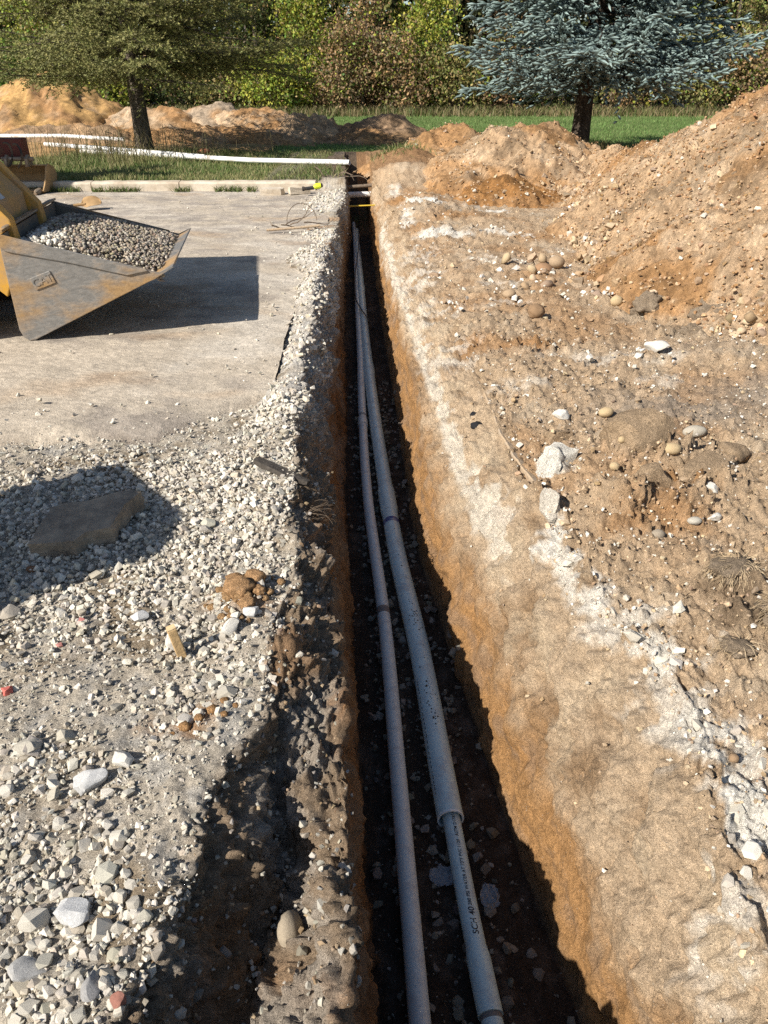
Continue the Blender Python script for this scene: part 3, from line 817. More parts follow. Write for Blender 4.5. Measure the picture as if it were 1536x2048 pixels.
T_SMALL = [hull_template(7, 100 + i) for i in range(10)]
T_MID = [hull_template(14, 200 + i) for i in range(14)]
T_BIG = [hull_template(20, 300 + i, .72) for i in range(14)]
T_PEB = [hull_template(13, 450 + i, .75, False) for i in range(8)]
T_ROUND = [hull_template(20, 400 + i, .72, False) for i in range(8)]

def rot_mats(n, r, tilt=.6):
    a = r.random(n) * 2 * np.pi; b = r.normal(size=n) * tilt; c = r.normal(size=n) * tilt
    ca, sa, cb, sb, cc, sc = np.cos(a), np.sin(a), np.cos(b), np.sin(b), np.cos(c), np.sin(c)
    z = np.zeros(n); o = np.ones(n)
    Rz = np.stack([np.stack([ca, -sa, z], 1), np.stack([sa, ca, z], 1), np.stack([z, z, o], 1)], 1)
    Rx = np.stack([np.stack([o, z, z], 1), np.stack([z, cb, -sb], 1), np.stack([z, sb, cb], 1)], 1)
    Ry = np.stack([np.stack([cc, z, sc], 1), np.stack([z, o, z], 1), np.stack([-sc, z, cc], 1)], 1)
    return Rz @ Rx @ Ry

def join_stones(pos, nor, size, col, temps, r, sink=.30):
    "one V, F, C of many stones"
    Vs, Fs, Cs = [], [], []
    base = 0
    pick = r.integers(0, len(temps), len(pos))
    for t, (tv, tf) in enumerate(temps):
        i = np.nonzero(pick == t)[0]
        if not len(i): continue
        M = rot_mats(len(i), r)
        v = np.einsum('nij,kj->nki', M, tv) * size[i, None, None] + (pos[i] + nor[i] * (size[i, None] * (.36 - sink)))[:, None, :]
        f = tf[None] + (np.arange(len(i)) * len(tv))[:, None, None] + base
        Vs.append(v.reshape(-1, 3)); Fs.append(f.reshape(-1, 3)); Cs.append(np.repeat(col[i], len(tv), 0))
        base += len(i) * len(tv)
    return np.concatenate(Vs), np.concatenate(Fs), np.concatenate(Cs)

rs_ = np.random.default_rng(11)
def scatter(P, N, AR, dens, r):
    "positions by area x density"
    w = (AR * dens).ravel(); tot = w.sum()
    n = int(tot)
    if n <= 0: return np.zeros((0, 3)), np.zeros((0, 3)), np.zeros(0, int)
    i = r.choice(len(w), n, p=w / tot)
    p = P.reshape(-1, 3)[i] + r.normal(size=(n, 3)) * np.sqrt(AR.ravel()[i])[:, None] * .5
    return p, N.reshape(-1, 3)[i], i

LIME = np.array([(.52, .49, .435), (.45, .42, .37), (.58, .55, .49), (.38, .35, .30), (.48, .43, .355), (.60, .57, .51)]) * np.array([1.04, 1.015, .965])
BROWNS = np.array([(.36, .25, .15), (.42, .31, .20), (.30, .22, .15), (.48, .37, .24)])
WHITES = np.array([(.60, .55, .47), (.65, .61, .53), (.53, .48, .40)])
def pick_cols(pal, n, r, j=.07): return np.clip(pal[r.integers(0, len(pal), n)] * (1 + r.normal(size=(n, 1)) * j) + r.normal(size=(n, 3)) * .005, .02, .9)

gx, gy, gz = GP[..., 0], GP[..., 1], GP[..., 2]
glr, gls, glb, grb, grs, grr = trench_lines(gy)
_n1 = fbm(gx * 3.2 + 40, gy * 3.2, 1.0, 3); _n2 = fbm(gx * 8 + 4, gy * 8, 6.0, 3)
onbed = (gx < glr + .02) & (gy < 3.75) & (gx > -(1.0 + .66 * gy))
packed = patch(gx, gy, [(-.62, 2.75, .28, .50, 0, 1.0), (-1.0, 2.75, .45, .45, 0, .9), (-.72, 2.25, .35, .28, 0, 1.0), (-1.2, 2.2, .4, .4, 0, .8), (-.55, 3.45, .14, .35, 0, .9), (-.85, .95, .28, .24, 0, .95), (-.66, .85, .25, .2, 0, .8), (-.95, 1.35, .25, .12, 0, .6), (-.62, 1.85, .22, .15, 0, .6), (-1.6, 2.5, .5, .6, 0, .6), (-.52, 1.62, .2, .15, 0, .4)], 21.0, .08, .6, 5)
bedmask = onbed * np.clip(packed + .14 * sst(-.1, .5, _n1 + _n2), 0, 1)
berm_m = patch(gx, gy, [(-.53, 3.75, .16, .35, 0, .7), (-.53, 6.3, .16, .8, 0, .9), (-.50, 4.7, .12, .5, 0, .8), (-.62, 7.4, .25, .4, 0, 1), (-.66, 8.45, .3, .35, 0, 1), (-.85, 10.9, .30, .75, 0, 1), (-.62, 5.2, .10, .4, 0, .5)], 12.0, .08, .5, 6) * (gx < gls) * (gy > 3.3)
bank = ((gx > glr) & (gx < gls) & (gy < 12)).astype(float)
rspread = ((gx > grr - .02) & (gx < 1.2 + .62 * gy) & (gy < 15)).astype(float)
wh = patch(gx, gy, WHITE, 1.7, .05, .6, 11)
floor_m = ((gx > glb + .01) & (gx < grb - .01) & (gy < 6)).astype(float)
rwall = ((gx > grs) & (gx < grr) & (gy < 9)).astype(float)

ST = []          # (pos, normal, size, colour) of every loose stone
def batch(dens, lo, hi, pal, r, power=2.0, cap=None):
    p, n, _ = scatter(GP, GN, GA, dens, r)
    s = lo + (hi - lo) * r.random(len(p)) ** power
    ST.append((p, n, s, pick_cols(pal, len(p), r)))
near = sst(5.0, 2.5, gy)
batch(bedmask * 80, .030, .056, LIME, rs_)
batch(bedmask * 1350, .018, .033, LIME, rs_, 1.2)
batch((bedmask * 3600 + onbed * 700) * near, .009, .019, LIME * .93, rs_, 1.2)
batch((onbed * (3000 + 3800 * sst(-.2, .4, _n2))) * near, .004, .0098, LIME * .86, rs_, 1.0)
batch(onbed * 6.0, .028, .055, LIME, rs_)
batch(berm_m * 700, .016, .04, LIME, rs_, 1.5)
batch(berm_m * 500, .012, .02, LIME, rs_, 1)
batch(bank * (110 + 260 * sst(-.2, .4, _n1)) * sst(9, 3, gy) * .7, .010, .032, LIME * .72, rs_, 2)
batch(bank * 700 * near, .005, .014, np.concatenate([LIME * .6, BROWNS * .7]), rs_, 1)
batch(rspread * (16 + 65 * sst(.1, .6, _n1)) * sst(13, 5, gy), .012, .034, WHITES, rs_, 2.2)
batch(rspread * (50 + 110 * sst(.1, .6, _n2)) * sst(13, 5, gy), .010, .032, BROWNS, rs_, 2.2)
batch(rspread * 950 * sst(6, 2.5, gy), .005, .013, np.concatenate([BROWNS, WHITES, BROWNS]), rs_, 1)
batch(rspread * wh * 170 * sst(12, 4, gy), .012, .05, WHITES, rs_, 1.8)
batch(rwall * (wh * 380 + 12) * near, .005, .018, WHITES, rs_, 1.8)
batch(rwall * wh * 22 * near, .016, .035, WHITES * .92, rs_, 1.5)
batch(rwall * 40 * near, .006, .018, BROWNS, rs_, 1.5)
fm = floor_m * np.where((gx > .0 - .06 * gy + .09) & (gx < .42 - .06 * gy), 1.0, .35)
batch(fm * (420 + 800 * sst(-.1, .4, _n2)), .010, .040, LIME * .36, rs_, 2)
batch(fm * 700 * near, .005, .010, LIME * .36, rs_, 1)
# on the heaps
for q, (P_, N_, A_) in enumerate(HEAPS[:4]):
    m_ = fbm(P_[:, 0] * 1.4, P_[:, 1] * 1.4, 3.0, 3)
    foot = sst(.6, .1, P_[:, 2])
    d = 6 + 70 * sst(.15, .55, m_) + (170 if q == 0 else 40) * foot * sst(-.1, .4, m_)
    p, n, _ = scatter(P_, N_, A_, d * .6, rs_)
    ST.append((p, n, .012 + .045 * rs_.random(len(p)) ** 3.5, pick_cols(WHITES, len(p), rs_)))
    p, n, _ = scatter(P_, N_, A_, d * 2.0, rs_)
    ST.append((p, n, .014 + .06 * rs_.random(len(p)) ** 3.2, pick_cols(BROWNS, len(p), rs_)))
    p, n, _ = scatter(P_, N_, A_, 260 + 500 * sst(-.2, .4, fbm(P_[:, 0] * 3, P_[:, 1] * 3, 9.0, 3)) if q == 0 else 160 + d * 0, rs_)
    ST.append((p, n, .012 + .020 * rs_.random(len(p)) ** 2, pick_cols(np.array([(.40, .26, .145), (.33, .19, .09), (.45, .32, .20), (.28, .17, .09)]), len(p), rs_)))
    if q == 0:
        p, n, _ = scatter(P_, N_, A_, 16 * foot * sst(-.1, .3, m_) * (P_[:, 0] < 3.2), rs_)
        ST.append((p, n, .06 + .05 * rs_.random(len(p)), pick_cols(BROWNS, len(p), rs_)))
# cobbles and white chunks gathered at the foot of the large heap
foot_c = ((gx > grr) * np.maximum.reduce([gauss(gx, gy, 1.5, 6.6, .5, .6), gauss(gx, gy, 1.9, 5.9, .45, .45), gauss(gx, gy, 2.2, 5.6, .5, .3)]))
batch(foot_c * 34, .05, .12, BROWNS, rs_, 1.6)
batch(foot_c * 60, .025, .06, np.concatenate([BROWNS, WHITES]), rs_, 1.5)
band = (gx > grr) * np.maximum.reduce([gauss(gx, gy, 1.4, 4.4, .9, .35), gauss(gx, gy, .9, 5.9, .6, .5), gauss(gx, gy, .8, 3.6, .5, .4)])
batch(band * 26, .018, .045, WHITES, rs_, 2)
# on the pavement
px_, py_, pz_ = PP[..., 0], PP[..., 1], PP[..., 2]
PN, PA = grid_normals(PP)
PN = -PN if PN[..., 2].mean() < 0 else PN
pm = (px_ > -.62 * py_ - .6) * (14 + 60 * np.exp(-((px_ + .7) / .35) ** 2) + 120 * np.exp(-((py_ - 3.45) / .25) ** 2))
p, n, _ = scatter(PP, PN, PA, pm, rs_)
ST.append((p, n, .008 + .022 * rs_.random(len(p)) ** 2.5, pick_cols(LIME, len(p), rs_)))

pos = np.concatenate([s[0] for s in ST]); nor = np.concatenate([s[1] for s in ST]); size = np.concatenate([s[2] for s in ST]); colr = np.concatenate([s[3] for s in ST])
# keep clear of the pipes' beds, the slab and the stake
app = size / np.linalg.norm(pos - np.array([0, 0, 1.5]), axis=1)
order = np.argsort(-app)
inview = (np.abs(pos[:, 0]) < .52 * (pos[:, 1] * .866 + (1.5 - pos[:, 2]) * .5) + .0) & ((1.5 - pos[:, 2]) * .866 - pos[:, 1] * .5 < .67 * (pos[:, 1] * .866 + (1.5 - pos[:, 2]) * .5))
big = [i for i in order if inview[i]][:300]
isbig = np.zeros(len(pos), bool); isbig[big] = True
stone_meshes = []
for i, (tv, tf) in enumerate(T_BIG + T_ROUND):
    stone_meshes.append(np_mesh('stone', tv, tf, i >= len(T_BIG)))
for k, i in enumerate(big):
    brown = colr[i][2] < .6 * colr[i][0]
    me = stone_meshes[int(rs_.integers(len(T_BIG), len(T_BIG) + len(T_ROUND)))] if brown else stone_meshes[int(rs_.integers(0, len(T_BIG)))]
    o = link('stone', me, M_STONE_O, GROUND)
    o.location = pos[i] + nor[i] * size[i] * .07
    o.rotation_euler = (rs_.normal() * .5, rs_.normal() * .5, rs_.random() * 6.28)
    o.scale = (size[i],) * 3
    o.color = (*colr[i], 1)
rest = ~isbig
sm = rest & (size < .0105); md = rest & ~sm
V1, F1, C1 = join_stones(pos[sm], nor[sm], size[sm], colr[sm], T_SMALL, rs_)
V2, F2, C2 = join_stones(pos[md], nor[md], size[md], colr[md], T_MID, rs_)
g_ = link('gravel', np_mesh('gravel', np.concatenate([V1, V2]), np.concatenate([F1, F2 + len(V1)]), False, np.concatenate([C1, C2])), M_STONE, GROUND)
g_['kind'] = 'stuff'
print('STONES', len(pos), 'tris', len(F1) + len(F2))
# ---------------------------------------------------------------- pipes in the trench
def gz_at(x, y):
    i = int(np.argmin(np.abs(GP[:, 0, 1] - y)))
    row = GP[max(0, i - 2):i + 3]
    d = (row[..., 0] - x) ** 2 + (row[..., 1] - y) ** 2
    k = np.unravel_index(np.argmin(d), d.shape)
    return float(row[k][2])

def smooth_path(pts, n):
    a = np.array(pts, float); t = a[:, 1]
    yy = np.linspace(t[0], t[-1], n)
    # cubic-ish smoothing of a polyline in y
    from math import comb
    def cr(col):
        out = []
        for y in yy:
            k = int(np.clip(np.searchsorted(t, y) - 1, 0, len(t) - 2))
            p0 = a[max(k - 1, 0)]; p1 = a[k]; p2 = a[k + 1]; p3 = a[min(k + 2, len(a) - 1)]
            h = p2[1] - p1[1]; u = (y - p1[1]) / h
            m1 = (p2[col] - p0[col]) / max(p2[1] - p0[1], 1e-6) * h; m2 = (p3[col] - p1[col]) / max(p3[1] - p1[1], 1e-6) * h
            out.append((2 * u ** 3 - 3 * u ** 2 + 1) * p1[col] + (u ** 3 - 2 * u ** 2 + u) * m1 + (-2 * u ** 3 + 3 * u ** 2) * p2[col] + (u ** 3 - u ** 2) * m2)
        return out
    return [Vector((x, y, z)) for x, y, z in zip(cr(0), yy, cr(2))]

LP = [(.118, .62, -.672), (.095, 1.06, -.672), (.050, 1.9, -.67), (.0045, 2.73, -.672), (-.097, 3.95, -.67), (-.160, 5.2, -.668), (-.217, 6.69, -.67), (-.300, 8.6, -.665), (-.376, 10.5, -.65), (-.47, 12.6, -.63), (-.50, 13.2, -.62)]
RP = [(.345, .62, -.676), (.284, 1.09, -.676), (.222, 1.73, -.674), (.156, 2.56, -.673), (.072, 3.3, -.672), (.018, 3.95, -.672), (-.088, 5.48, -.67), (-.20, 7.49, -.67), (-.30, 9.6, -.66), (-.40, 11.6, -.645), (-.44, 12.7, -.63)]
def sub(path, y0, y1): return [p for p in path if y0 <= p.y <= y1]

lpath = smooth_path(LP, 260); rpath = smooth_path(RP, 260)
root = empty('conduit_pipe', lpath[0])
tag(root, 'thin pinkish grey plastic pipe running along the trench beside the sleeve', 'pipe')
def piece(mb, name, mat, parent, **kw):
    o = mb.build(name, mat, parent, **kw)
    o.location = -parent.location if parent.parent is None else (0, 0, 0)
    return o
piece(MB().hollow(sub(lpath, 0, 5.2), .0302, .0262), 'pipe_length', M_PVC2, root, smooth=True)
piece(MB().hollow(sub(lpath, 5.08, 13.3), .0302, .0262), 'pipe_length', M_PVC2, root, smooth=True)
pb = sub(lpath, 4.95, 5.15)
piece(MB().hollow(pb, [.0352] * (len(pb) - 1) + [.0312], .0303), 'bell', M_PVC2, root, smooth=True)
pr = sub(lpath, 2.80, 2.86)
if len(pr) < 2: pr = [p for p in lpath if 2.72 <= p.y <= 2.9][:2]
piece(MB().hollow(pr, .0309, .0300), 'glue_ring', plain('glue_dirt', (.17, .16, .155), .7), root, smooth=True)

sl = empty('sleeve_pipe', rpath[0] + Vector((0, 1.1, 0)))
tag(sl, 'wide blue grey plastic sleeve pipe with an open near end', 'pipe')
_s0 = Vector((float(np.interp(1.70, [p.y for p in rpath], [p.x for p in rpath])), 1.70, float(np.interp(1.70, [p.y for p in rpath], [p.z for p in rpath]))))
piece(MB().hollow([_s0] + sub(rpath, 1.71, 3.92), .0455, .0400), 'pipe_length', M_PVC, sl, smooth=True)
piece(MB().hollow(sub(rpath, 3.80, 6.3), .0445, .0395), 'pipe_length', M_PVC, sl, smooth=True)
piece(MB().hollow(sub(rpath, 6.1, 11.65), .0440, .0390), 'pipe_length', M_PVC, sl, smooth=True)
pb = sub(rpath, 3.72, 4.06)
piece(MB().hollow(pb, [.0470] + [.0508] * (len(pb) - 2) + [.0505], .0457), 'coupling', M_PVC, sl, smooth=True)
pb = sub(rpath, 6.0, 6.3)
piece(MB().hollow(pb, [.0450] + [.0495] * (len(pb) - 1), .0447), 'coupling', M_PVC, sl, smooth=True)
pb = sub(rpath, 8.75, 9.1)
piece(MB().hollow(pb, [.0450] + [.0485] * (len(pb) - 1), .0445), 'coupling', M_PVC, sl, smooth=True)
t_ = NT('blue_primer'); _n = t_.noise(26, 4, .7)
t_.set(t_.mix(t_.ramp(_n, [(.42, 0), (.6, 1)]), (.03, .045, .22), (.22, .26, .36)), .4, 0, .4)
pb = sub(rpath, 3.60, 3.68)
piece(MB().hollow(pb, .0459, .0452), 'primer_band', t_.m, sl, smooth=True)

rim_p = [Vector((float(np.interp(q, [p.y for p in rpath], [p.x for p in rpath])), q, float(np.interp(q, [p.y for p in rpath], [p.z for p in rpath])))) for q in (1.6985, 1.706)]
piece(MB().hollow(rim_p, .0458, .0397), 'cut_rim', plain('fresh_cut_pvc', (.66, .74, .78), .5), sl, smooth=True)
ip = empty('inner_pipe', rpath[0])
tag(ip, 'printed thin grey plastic pipe entering the open end of the sleeve', 'pipe')
off = Vector((.004, 0, -.006))
piece(MB().hollow([p + (off if p.y > 1.7 else off * max(0, (p.y - 1.4) / .3)) for p in sub(rpath, 1.10, 12.75)], .0302, .0262), 'pipe_length', M_PVC, ip, smooth=True)
piece(MB().hollow(sub(rpath, 0, 1.14), .0302, .0262), 'pipe_length', M_PVC, ip, smooth=True)
pb = [Vector((float(np.interp(q, [p.y for p in rpath], [p.x for p in rpath])), q, float(np.interp(q, [p.y for p in rpath], [p.z for p in rpath])))) for q in (1.084, 1.12, 1.16, 1.20, 1.235, 1.265)]
piece(MB().hollow(pb, [.0350] * (len(pb) - 1) + [.0312], .0303), 'bell', M_PVC, ip, smooth=True)
pr = [Vector((float(np.interp(q, [p.y for p in rpath], [p.x for p in rpath])), q, float(np.interp(q, [p.y for p in rpath], [p.z for p in rpath])))) for q in (1.070, 1.0835)]
piece(MB().hollow(pr, .0309, .0303), 'glue_ring', bpy.data.materials['glue_dirt'], ip, smooth=True)

def pipe_text(txt, path, y0, size, ang, rad, parent, name='lettering', squeeze=1.0):
    "print wrapped on a pipe; the line reads away from the camera, letter tops to the left"
    cu = bpy.data.curves.new('txt', 'FONT'); cu.body = txt; cu.size = size; cu.offset = size * .014
    to = bpy.data.objects.new('txt', cu); C.objects.link(to)
    dg = bpy.context.evaluated_depsgraph_get()
    me = bpy.data.meshes.new_from_object(to.evaluated_get(dg))
    bpy.data.objects.remove(to); bpy.data.curves.remove(cu)
    bm = bmesh.new(); bm.from_mesh(me)
    bmesh.ops.triangulate(bm, faces=bm.faces)
    ya = np.array([p.y for p in path]); xa = np.array([p.x for p in path]); za = np.array([p.z for p in path])
    w = max(v.co.x for v in bm.verts) * squeeze
    for v in bm.verts:
        s, h = v.co.x * squeeze, v.co.y - size * .35
        y = y0 + s
        a = ang + h / rad           # angle from straight up, positive to the left
        v.co = Vector((np.interp(y, ya, xa) - rad * math.sin(a), y, np.interp(y, ya, za) + rad * math.cos(a)))
    bm.to_mesh(me); bm.free()
    me.materials.clear()
    o = link(name, me, M_INK, parent); o.location = -parent.location
    return w
tp = [p + (off if p.y > 1.7 else off * max(0, (p.y - 1.4) / .3)) for p in rpath]
w = pipe_text('SCH 40', tp, 1.29, .026, -.10, .0308, ip)
w += pipe_text(' 280 PSI WATER AT 73°F PVC 1120', tp, 1.29 + w, .0155, -.10, .0308, ip)
pipe_text(' ASTM D1785 NSF-PW', tp, 1.29 + w + .008, .0155, -.10, .0308, ip)
pipe_text('40 280', tp, .98, .019, -.35, .0308, ip)
# faint print and mud spots on the sleeve
mb = MB(); rr0 = random.Random(3)
ya = np.array([p.y for p in rpath]); xa = np.array([p.x for p in rpath]); za = np.array([p.z for p in rpath])
def on_pipe(y, a, rad): return Vector((np.interp(y, ya, xa) - rad * math.sin(a), y, np.interp(y, ya, za) + rad * math.cos(a)))
y = 1.78
while y < 2.35:
    ln = rr0.uniform(.006, .02)
    a0 = .95 + rr0.uniform(-.02, .02)
    q = [on_pipe(y, a0, .0462), on_pipe(y + ln, a0, .0462), on_pipe(y + ln, a0 + .07, .0462), on_pipe(y, a0 + .07, .0462)]
    mb.add(q, [(0, 1, 2, 3)]); y += ln + rr0.uniform(.004, .014)
piece(mb, 'print_line', M_INK, sl)
mb = MB()
for cy, spread, cnt in ((2.17, .05, 26), (2.30, .04, 12), (2.75, .06, 30), (2.55, .2, 14), (3.2, .2, 10), (6.65, .1, 10)):
    for k in range(cnt):
        yy, a0, s = cy + rr0.gauss(0, spread), rr0.gauss(-.1, .28), rr0.uniform(.0012, .0045) * (1.5 if k < 2 else 1)
        n = 6; c0 = on_pipe(yy, a0, .0462 + s * .3)
        ring = [on_pipe(yy + s * math.cos(j) * rr0.uniform(.7, 1.5), a0 + s / .0455 * math.sin(j) * rr0.uniform(.7, 1.3), .0455) for j in [i * 2 * math.pi / n for i in range(n)]]
        mb.add([c0] + ring, [(0, 1 + i, 1 + (i + 1) % n) for i in range(n)])
piece(mb, 'mud_spots', plain('wet_mud', (.035, .026, .02), .8), sl)['kind'] = 'stuff'

# crossing lines at the far end of the trench
def bar(name, pts, r, mat, label, cat, n=12, group=None):
    o = MB().tube(pts, r, n).build(name, mat, None, smooth=True)
    c0 = Vector(pts[0])
    for v in o.data.vertices: v.co -= c0
    o.location = c0
    tag(o, label, cat, group)
    return o
bar('rusty_pipe', [(-.68, 12.55, .0), (-.4, 12.58, .02), (-.02, 12.6, .045)], .026, M_TWIG, 'brown rusty bar lying across the far end of the trench', 'pipe')
bar('white_pipe', [(-.72, 12.9, -.145), (-.4, 12.92, -.14), (-.10, 12.95, -.135)], .043, M_PVCW, 'short white pipe crossing the trench below the rusty bar', 'pipe', 18)
bar('gas_pipe', [(-.70, 11.5, -.115), (-.4, 11.5, -.11), (-.05, 11.52, -.10)], .010, M_GAS, 'thin yellow gas pipe crossing the trench', 'pipe')
# tracer wire drooping over the pipes
wp = [(-.34, 11.0, -.40), (-.33, 10.0, -.45), (-.34, 9.0, -.56), (-.31, 8.4, -.62), (-.25, 7.95, -.605), (-.17, 7.6, -.615), (-.09, 7.4, -.67), (-.03, 7.3, -.66)]
bar('tracer_wire', [Vector(p) for p in smooth_path([wp[i] for i in range(len(wp))][::-1], 30)], .006, M_BLACK, 'black tracer wire drooping across the grey pipes', 'wire', 6)

# plastic scraps on the trench floor
def scrap(name, loc, sx, sy, seed, label):
    n = 14; u, v = np.meshgrid(np.linspace(-1, 1, n), np.linspace(-1, 1, n))
    x = u * sx * (1 - .3 * v * v); y = v * sy * (1 - .25 * u * u)
    z = .022 * np.abs(fbm(u * 2.2 + seed, v * 2.2, seed, 3)) + .008
    x = x + .012 * noise3(u * 2, v * 2, seed); 
    idx = np.arange(n * n).reshape(n, n); F = np.stack([idx[:-1, :-1], idx[:-1, 1:], idx[1:, 1:], idx[1:, :-1]], 2).reshape(-1, 4)
    t = bpy.data.materials.get('clear_plastic')
    if t is None:
        q = NT('clear_plastic'); q.set((.30, .33, .37), .18, 0, .6); q.p.inputs['Alpha'].default_value = .55; t = q.m
    o = link(name, np_mesh(name, np.stack([x, y, z], 2).reshape(-1, 3), F, True), t)
    o.location = (loc[0], loc[1], gz_at(*loc)); tag(o, label, 'plastic scrap')
scrap('plastic_scrap', (.185, 1.50), .045, .035, 1.0, 'crumpled clear plastic scrap between the two grey pipes')
scrap('plastic_scrap', (.325, 1.43), .03, .045, 4.0, 'clear plastic scrap poking out beside the printed pipe')

# ---------------------------------------------------------------- loose things on the ground
def rock(name, loc, dims, col, label, cat='stone', seed=1, rough=.12, angular=True, sink=.25, rz=0.0, mat=None, sub_=3, group=None):
    bm = bmesh.new(); bmesh.ops.create_icosphere(bm, subdivisions=sub_, radius=.5)
    V = np.array([v.co[:] for v in bm.verts]); r = np.random.default_rng(seed)
    if angular:
        for k in range(13):
            d = r.normal(size=3); d /= np.linalg.norm(d); lim = .25 + .14 * r.random()
            s = V @ d; V = V - np.outer(np.maximum(s - lim, 0), d)
    V = V * (1 + rough * fbm(V[:, 0] * 3 + seed, V[:, 1] * 3, V[:, 2] * 3, 3)[:, None])
    if not angular or rough > .15:
        V = V * (1 + .35 * rough * noise3(V[:, 0] * 11 + seed, V[:, 1] * 11, V[:, 2] * 11)[:, None])
    V = V / (V.max(0) - V.min(0)) * np.array(dims)
    for v, q in zip(bm.verts, V): v.co = q
    me = bpy.data.meshes.new(name); bm.to_mesh(me); bm.free()
    me.polygons.foreach_set('use_smooth', np.ones(len(me.polygons), bool))
    if angular:
        try: me.set_sharp_from_angle(angle=R(28))
        except Exception: pass
    o = link(name, me, mat or M_STONE_O)
    z = loc[2] if len(loc) > 2 else gz_at(loc[0], loc[1])
    o.location = (loc[0], loc[1], z + dims[2] * (.5 - sink)); o.rotation_euler = (r.normal() * .12, r.normal() * .12, rz)
    o.color = (*col, 1)
    tag(o, label, cat, group)
    return o

W_, T_, D_, G_, Y_ = (.60, .57, .51), (.36, .26, .165), (.26, .20, .14), (.42, .41, .38), (.46, .345, .20)
M_CLOD = M_SOIL_O
M_CLODD = M_SOIL_O
M_CLODO = M_SOIL_O
rock('boulder', (1.86, 5.38), (.24, .20, .19), D_, 'dark brown boulder at the foot of the large spoil heap', 'boulder', 3, .45, False, .18, mat=M_CLODD, sub_=4)
rock('stone', (1.045, 5.20), (.12, .11, .10), (.25, .16, .09), 'dark brown round stone on the pale spread soil', 'stone', 4, .18, False, .15)
rock('clay_lump', (2.25, 5.15), (.34, .26, .24), D_, 'dark grey clay lump, larger of two right of the dark boulder', 'clay lump', 5, .55, False, .3, mat=M_CLODD, sub_=4)
rock('clay_lump', (2.55, 5.05), (.36, .26, .20), D_, 'dark grey clay lump at the right edge beside the boulder', 'clay lump', 6, .55, False, .3, mat=M_CLODD, sub_=4)
rock('clay_lump', (2.05, 4.93), (.24, .16, .10), D_, 'low brown clay lump in front of the dark clay lumps', 'clay lump', 7, .55, False, .35, mat=M_CLOD, sub_=4)
rock('cobble', (1.098, 3.50), (.075, .062, .052), Y_, 'smooth yellow cobble on the grey spread soil', 'cobble', 8, .04, False, .12)
rock('stone', (.872, 3.48), (.085, .06, .055), W_, 'white angular stone left of the yellow cobble', 'stone', 9, .1, True, .15)
rock('stone', (1.622, 4.40), (.14, .09, .075), W_, 'large white angular stone in front of the clay lumps', 'stone', 10, .15, True, .15)
rock('stone', (1.50, 4.33), (.06, .05, .04), W_, 'small white stone beside the large white angular stone', 'stone', 110, .15, True, .15)
rock('cobble', (1.365, 6.66), (.17, .14, .12), (.30, .18, .10), 'brown cobble at the heap foot, left of its tan neighbour', 'cobble', 11, .06, False, .2)
rock('cobble', (1.50, 6.80), (.14, .13, .11), T_, 'tan cobble at the heap foot touching a brown cobble', 'cobble', 12, .06, False, .2)
rock('cobble', (1.77, 6.22), (.13, .11, .10), (.40, .24, .13), 'orange brown cobble in the stones under the heap', 'cobble', 13, .06, False, .2)
rock('cobble', (1.70, 5.58), (.09, .075, .08), Y_, 'pale yellow cobble just above the dark boulder', 'cobble', 14, .05, False, .15)
rock('stone', (.94, 5.75), (.10, .08, .07), T_, 'tan stone alone on the spread soil near the trench', 'stone', 15, .08, False, .15)
rock('clod', (1.09, 3.02), (.32, .26, .20), T_, 'big blocky soil clod with a deep crack on its right side', 'soil clod', 16, .22, True, .35, .2, M_CLOD)
rock('clod', (1.085, 2.70), (.15, .13, .11), T_, 'round soil clod in front of the cracked clod', 'soil clod', 17, .2, True, .3, 0, M_CLOD)
rock('clod', (1.30, 2.75), (.24, .17, .09), T_, 'flat soil clod with a dark undercut, right of the round clod', 'soil clod', 18, .2, True, .35, .4, M_CLOD)
rock('clod', (1.50, 3.0), (.20, .16, .12), T_, 'crumbly soil clod at the right edge behind the flat clod', 'soil clod', 19, .25, False, .35, .4, M_CLOD)
rock('clod', (.80, 3.25), (.14, .09, .07), T_, 'low tan clod left of the cracked clod', 'soil clod', 119, .2, True, .3, 0, M_CLOD)
rock('cobble', (.94, 2.775), (.042, .036, .036), Y_, 'small yellow cobble in the clods beside the white lime lump', 'cobble', 20, .05, False, .2)
rock('cobble', (1.0, 2.92), (.03, .028, .03), Y_, 'tiny yellow pebble above the small yellow cobble', 'cobble', 120, .05, False, .1)
rock('cobble', (1.20, 2.88), (.085, .06, .05), Y_, 'tan cobble right of the cracked clod', 'cobble', 121, .08, False, .2)
rock('cobble', (1.46, 3.28), (.11, .07, .06), (.40, .36, .29), 'grey cobble at the right edge on the pavement', 'cobble', 122, .06, False, .2)
rock('cobble', (1.16, 2.44), (.055, .04, .03), (.42, .39, .33), 'grey flat cobble beside two white stones under the clods', 'cobble', 123, .06, False, .2)
rock('stone', (1.25, 2.47), (.06, .05, .035), W_, 'white stone right of the grey flat cobble', 'stone', 124, .15, True, .2)
rock('stone', (1.28, 2.62), (.055, .05, .035), W_, 'white stone above the grey flat cobble', 'stone', 125, .15, True, .2)
rock('cobble', (1.0, 2.36), (.05, .04, .04), (.30, .25, .19), 'dark grey cobble below the flat soil clod', 'cobble', 126, .06, False, .2)
rock('lime_lump', (.735, 2.95), (.21, .22, .15), (.66, .62, .54), 'big white crumbly lime lump on the trench edge', 'lime lump', 21, .38, True, .38, .3, mat=M_SOIL_O)
rock('lime_lump', (.655, 2.60), (.075, .17, .13), (.60, .54, .45), 'narrow pale slab of lime below the big white lump', 'lime lump', 22, .3, True, .45, .05, mat=M_SOIL_O)
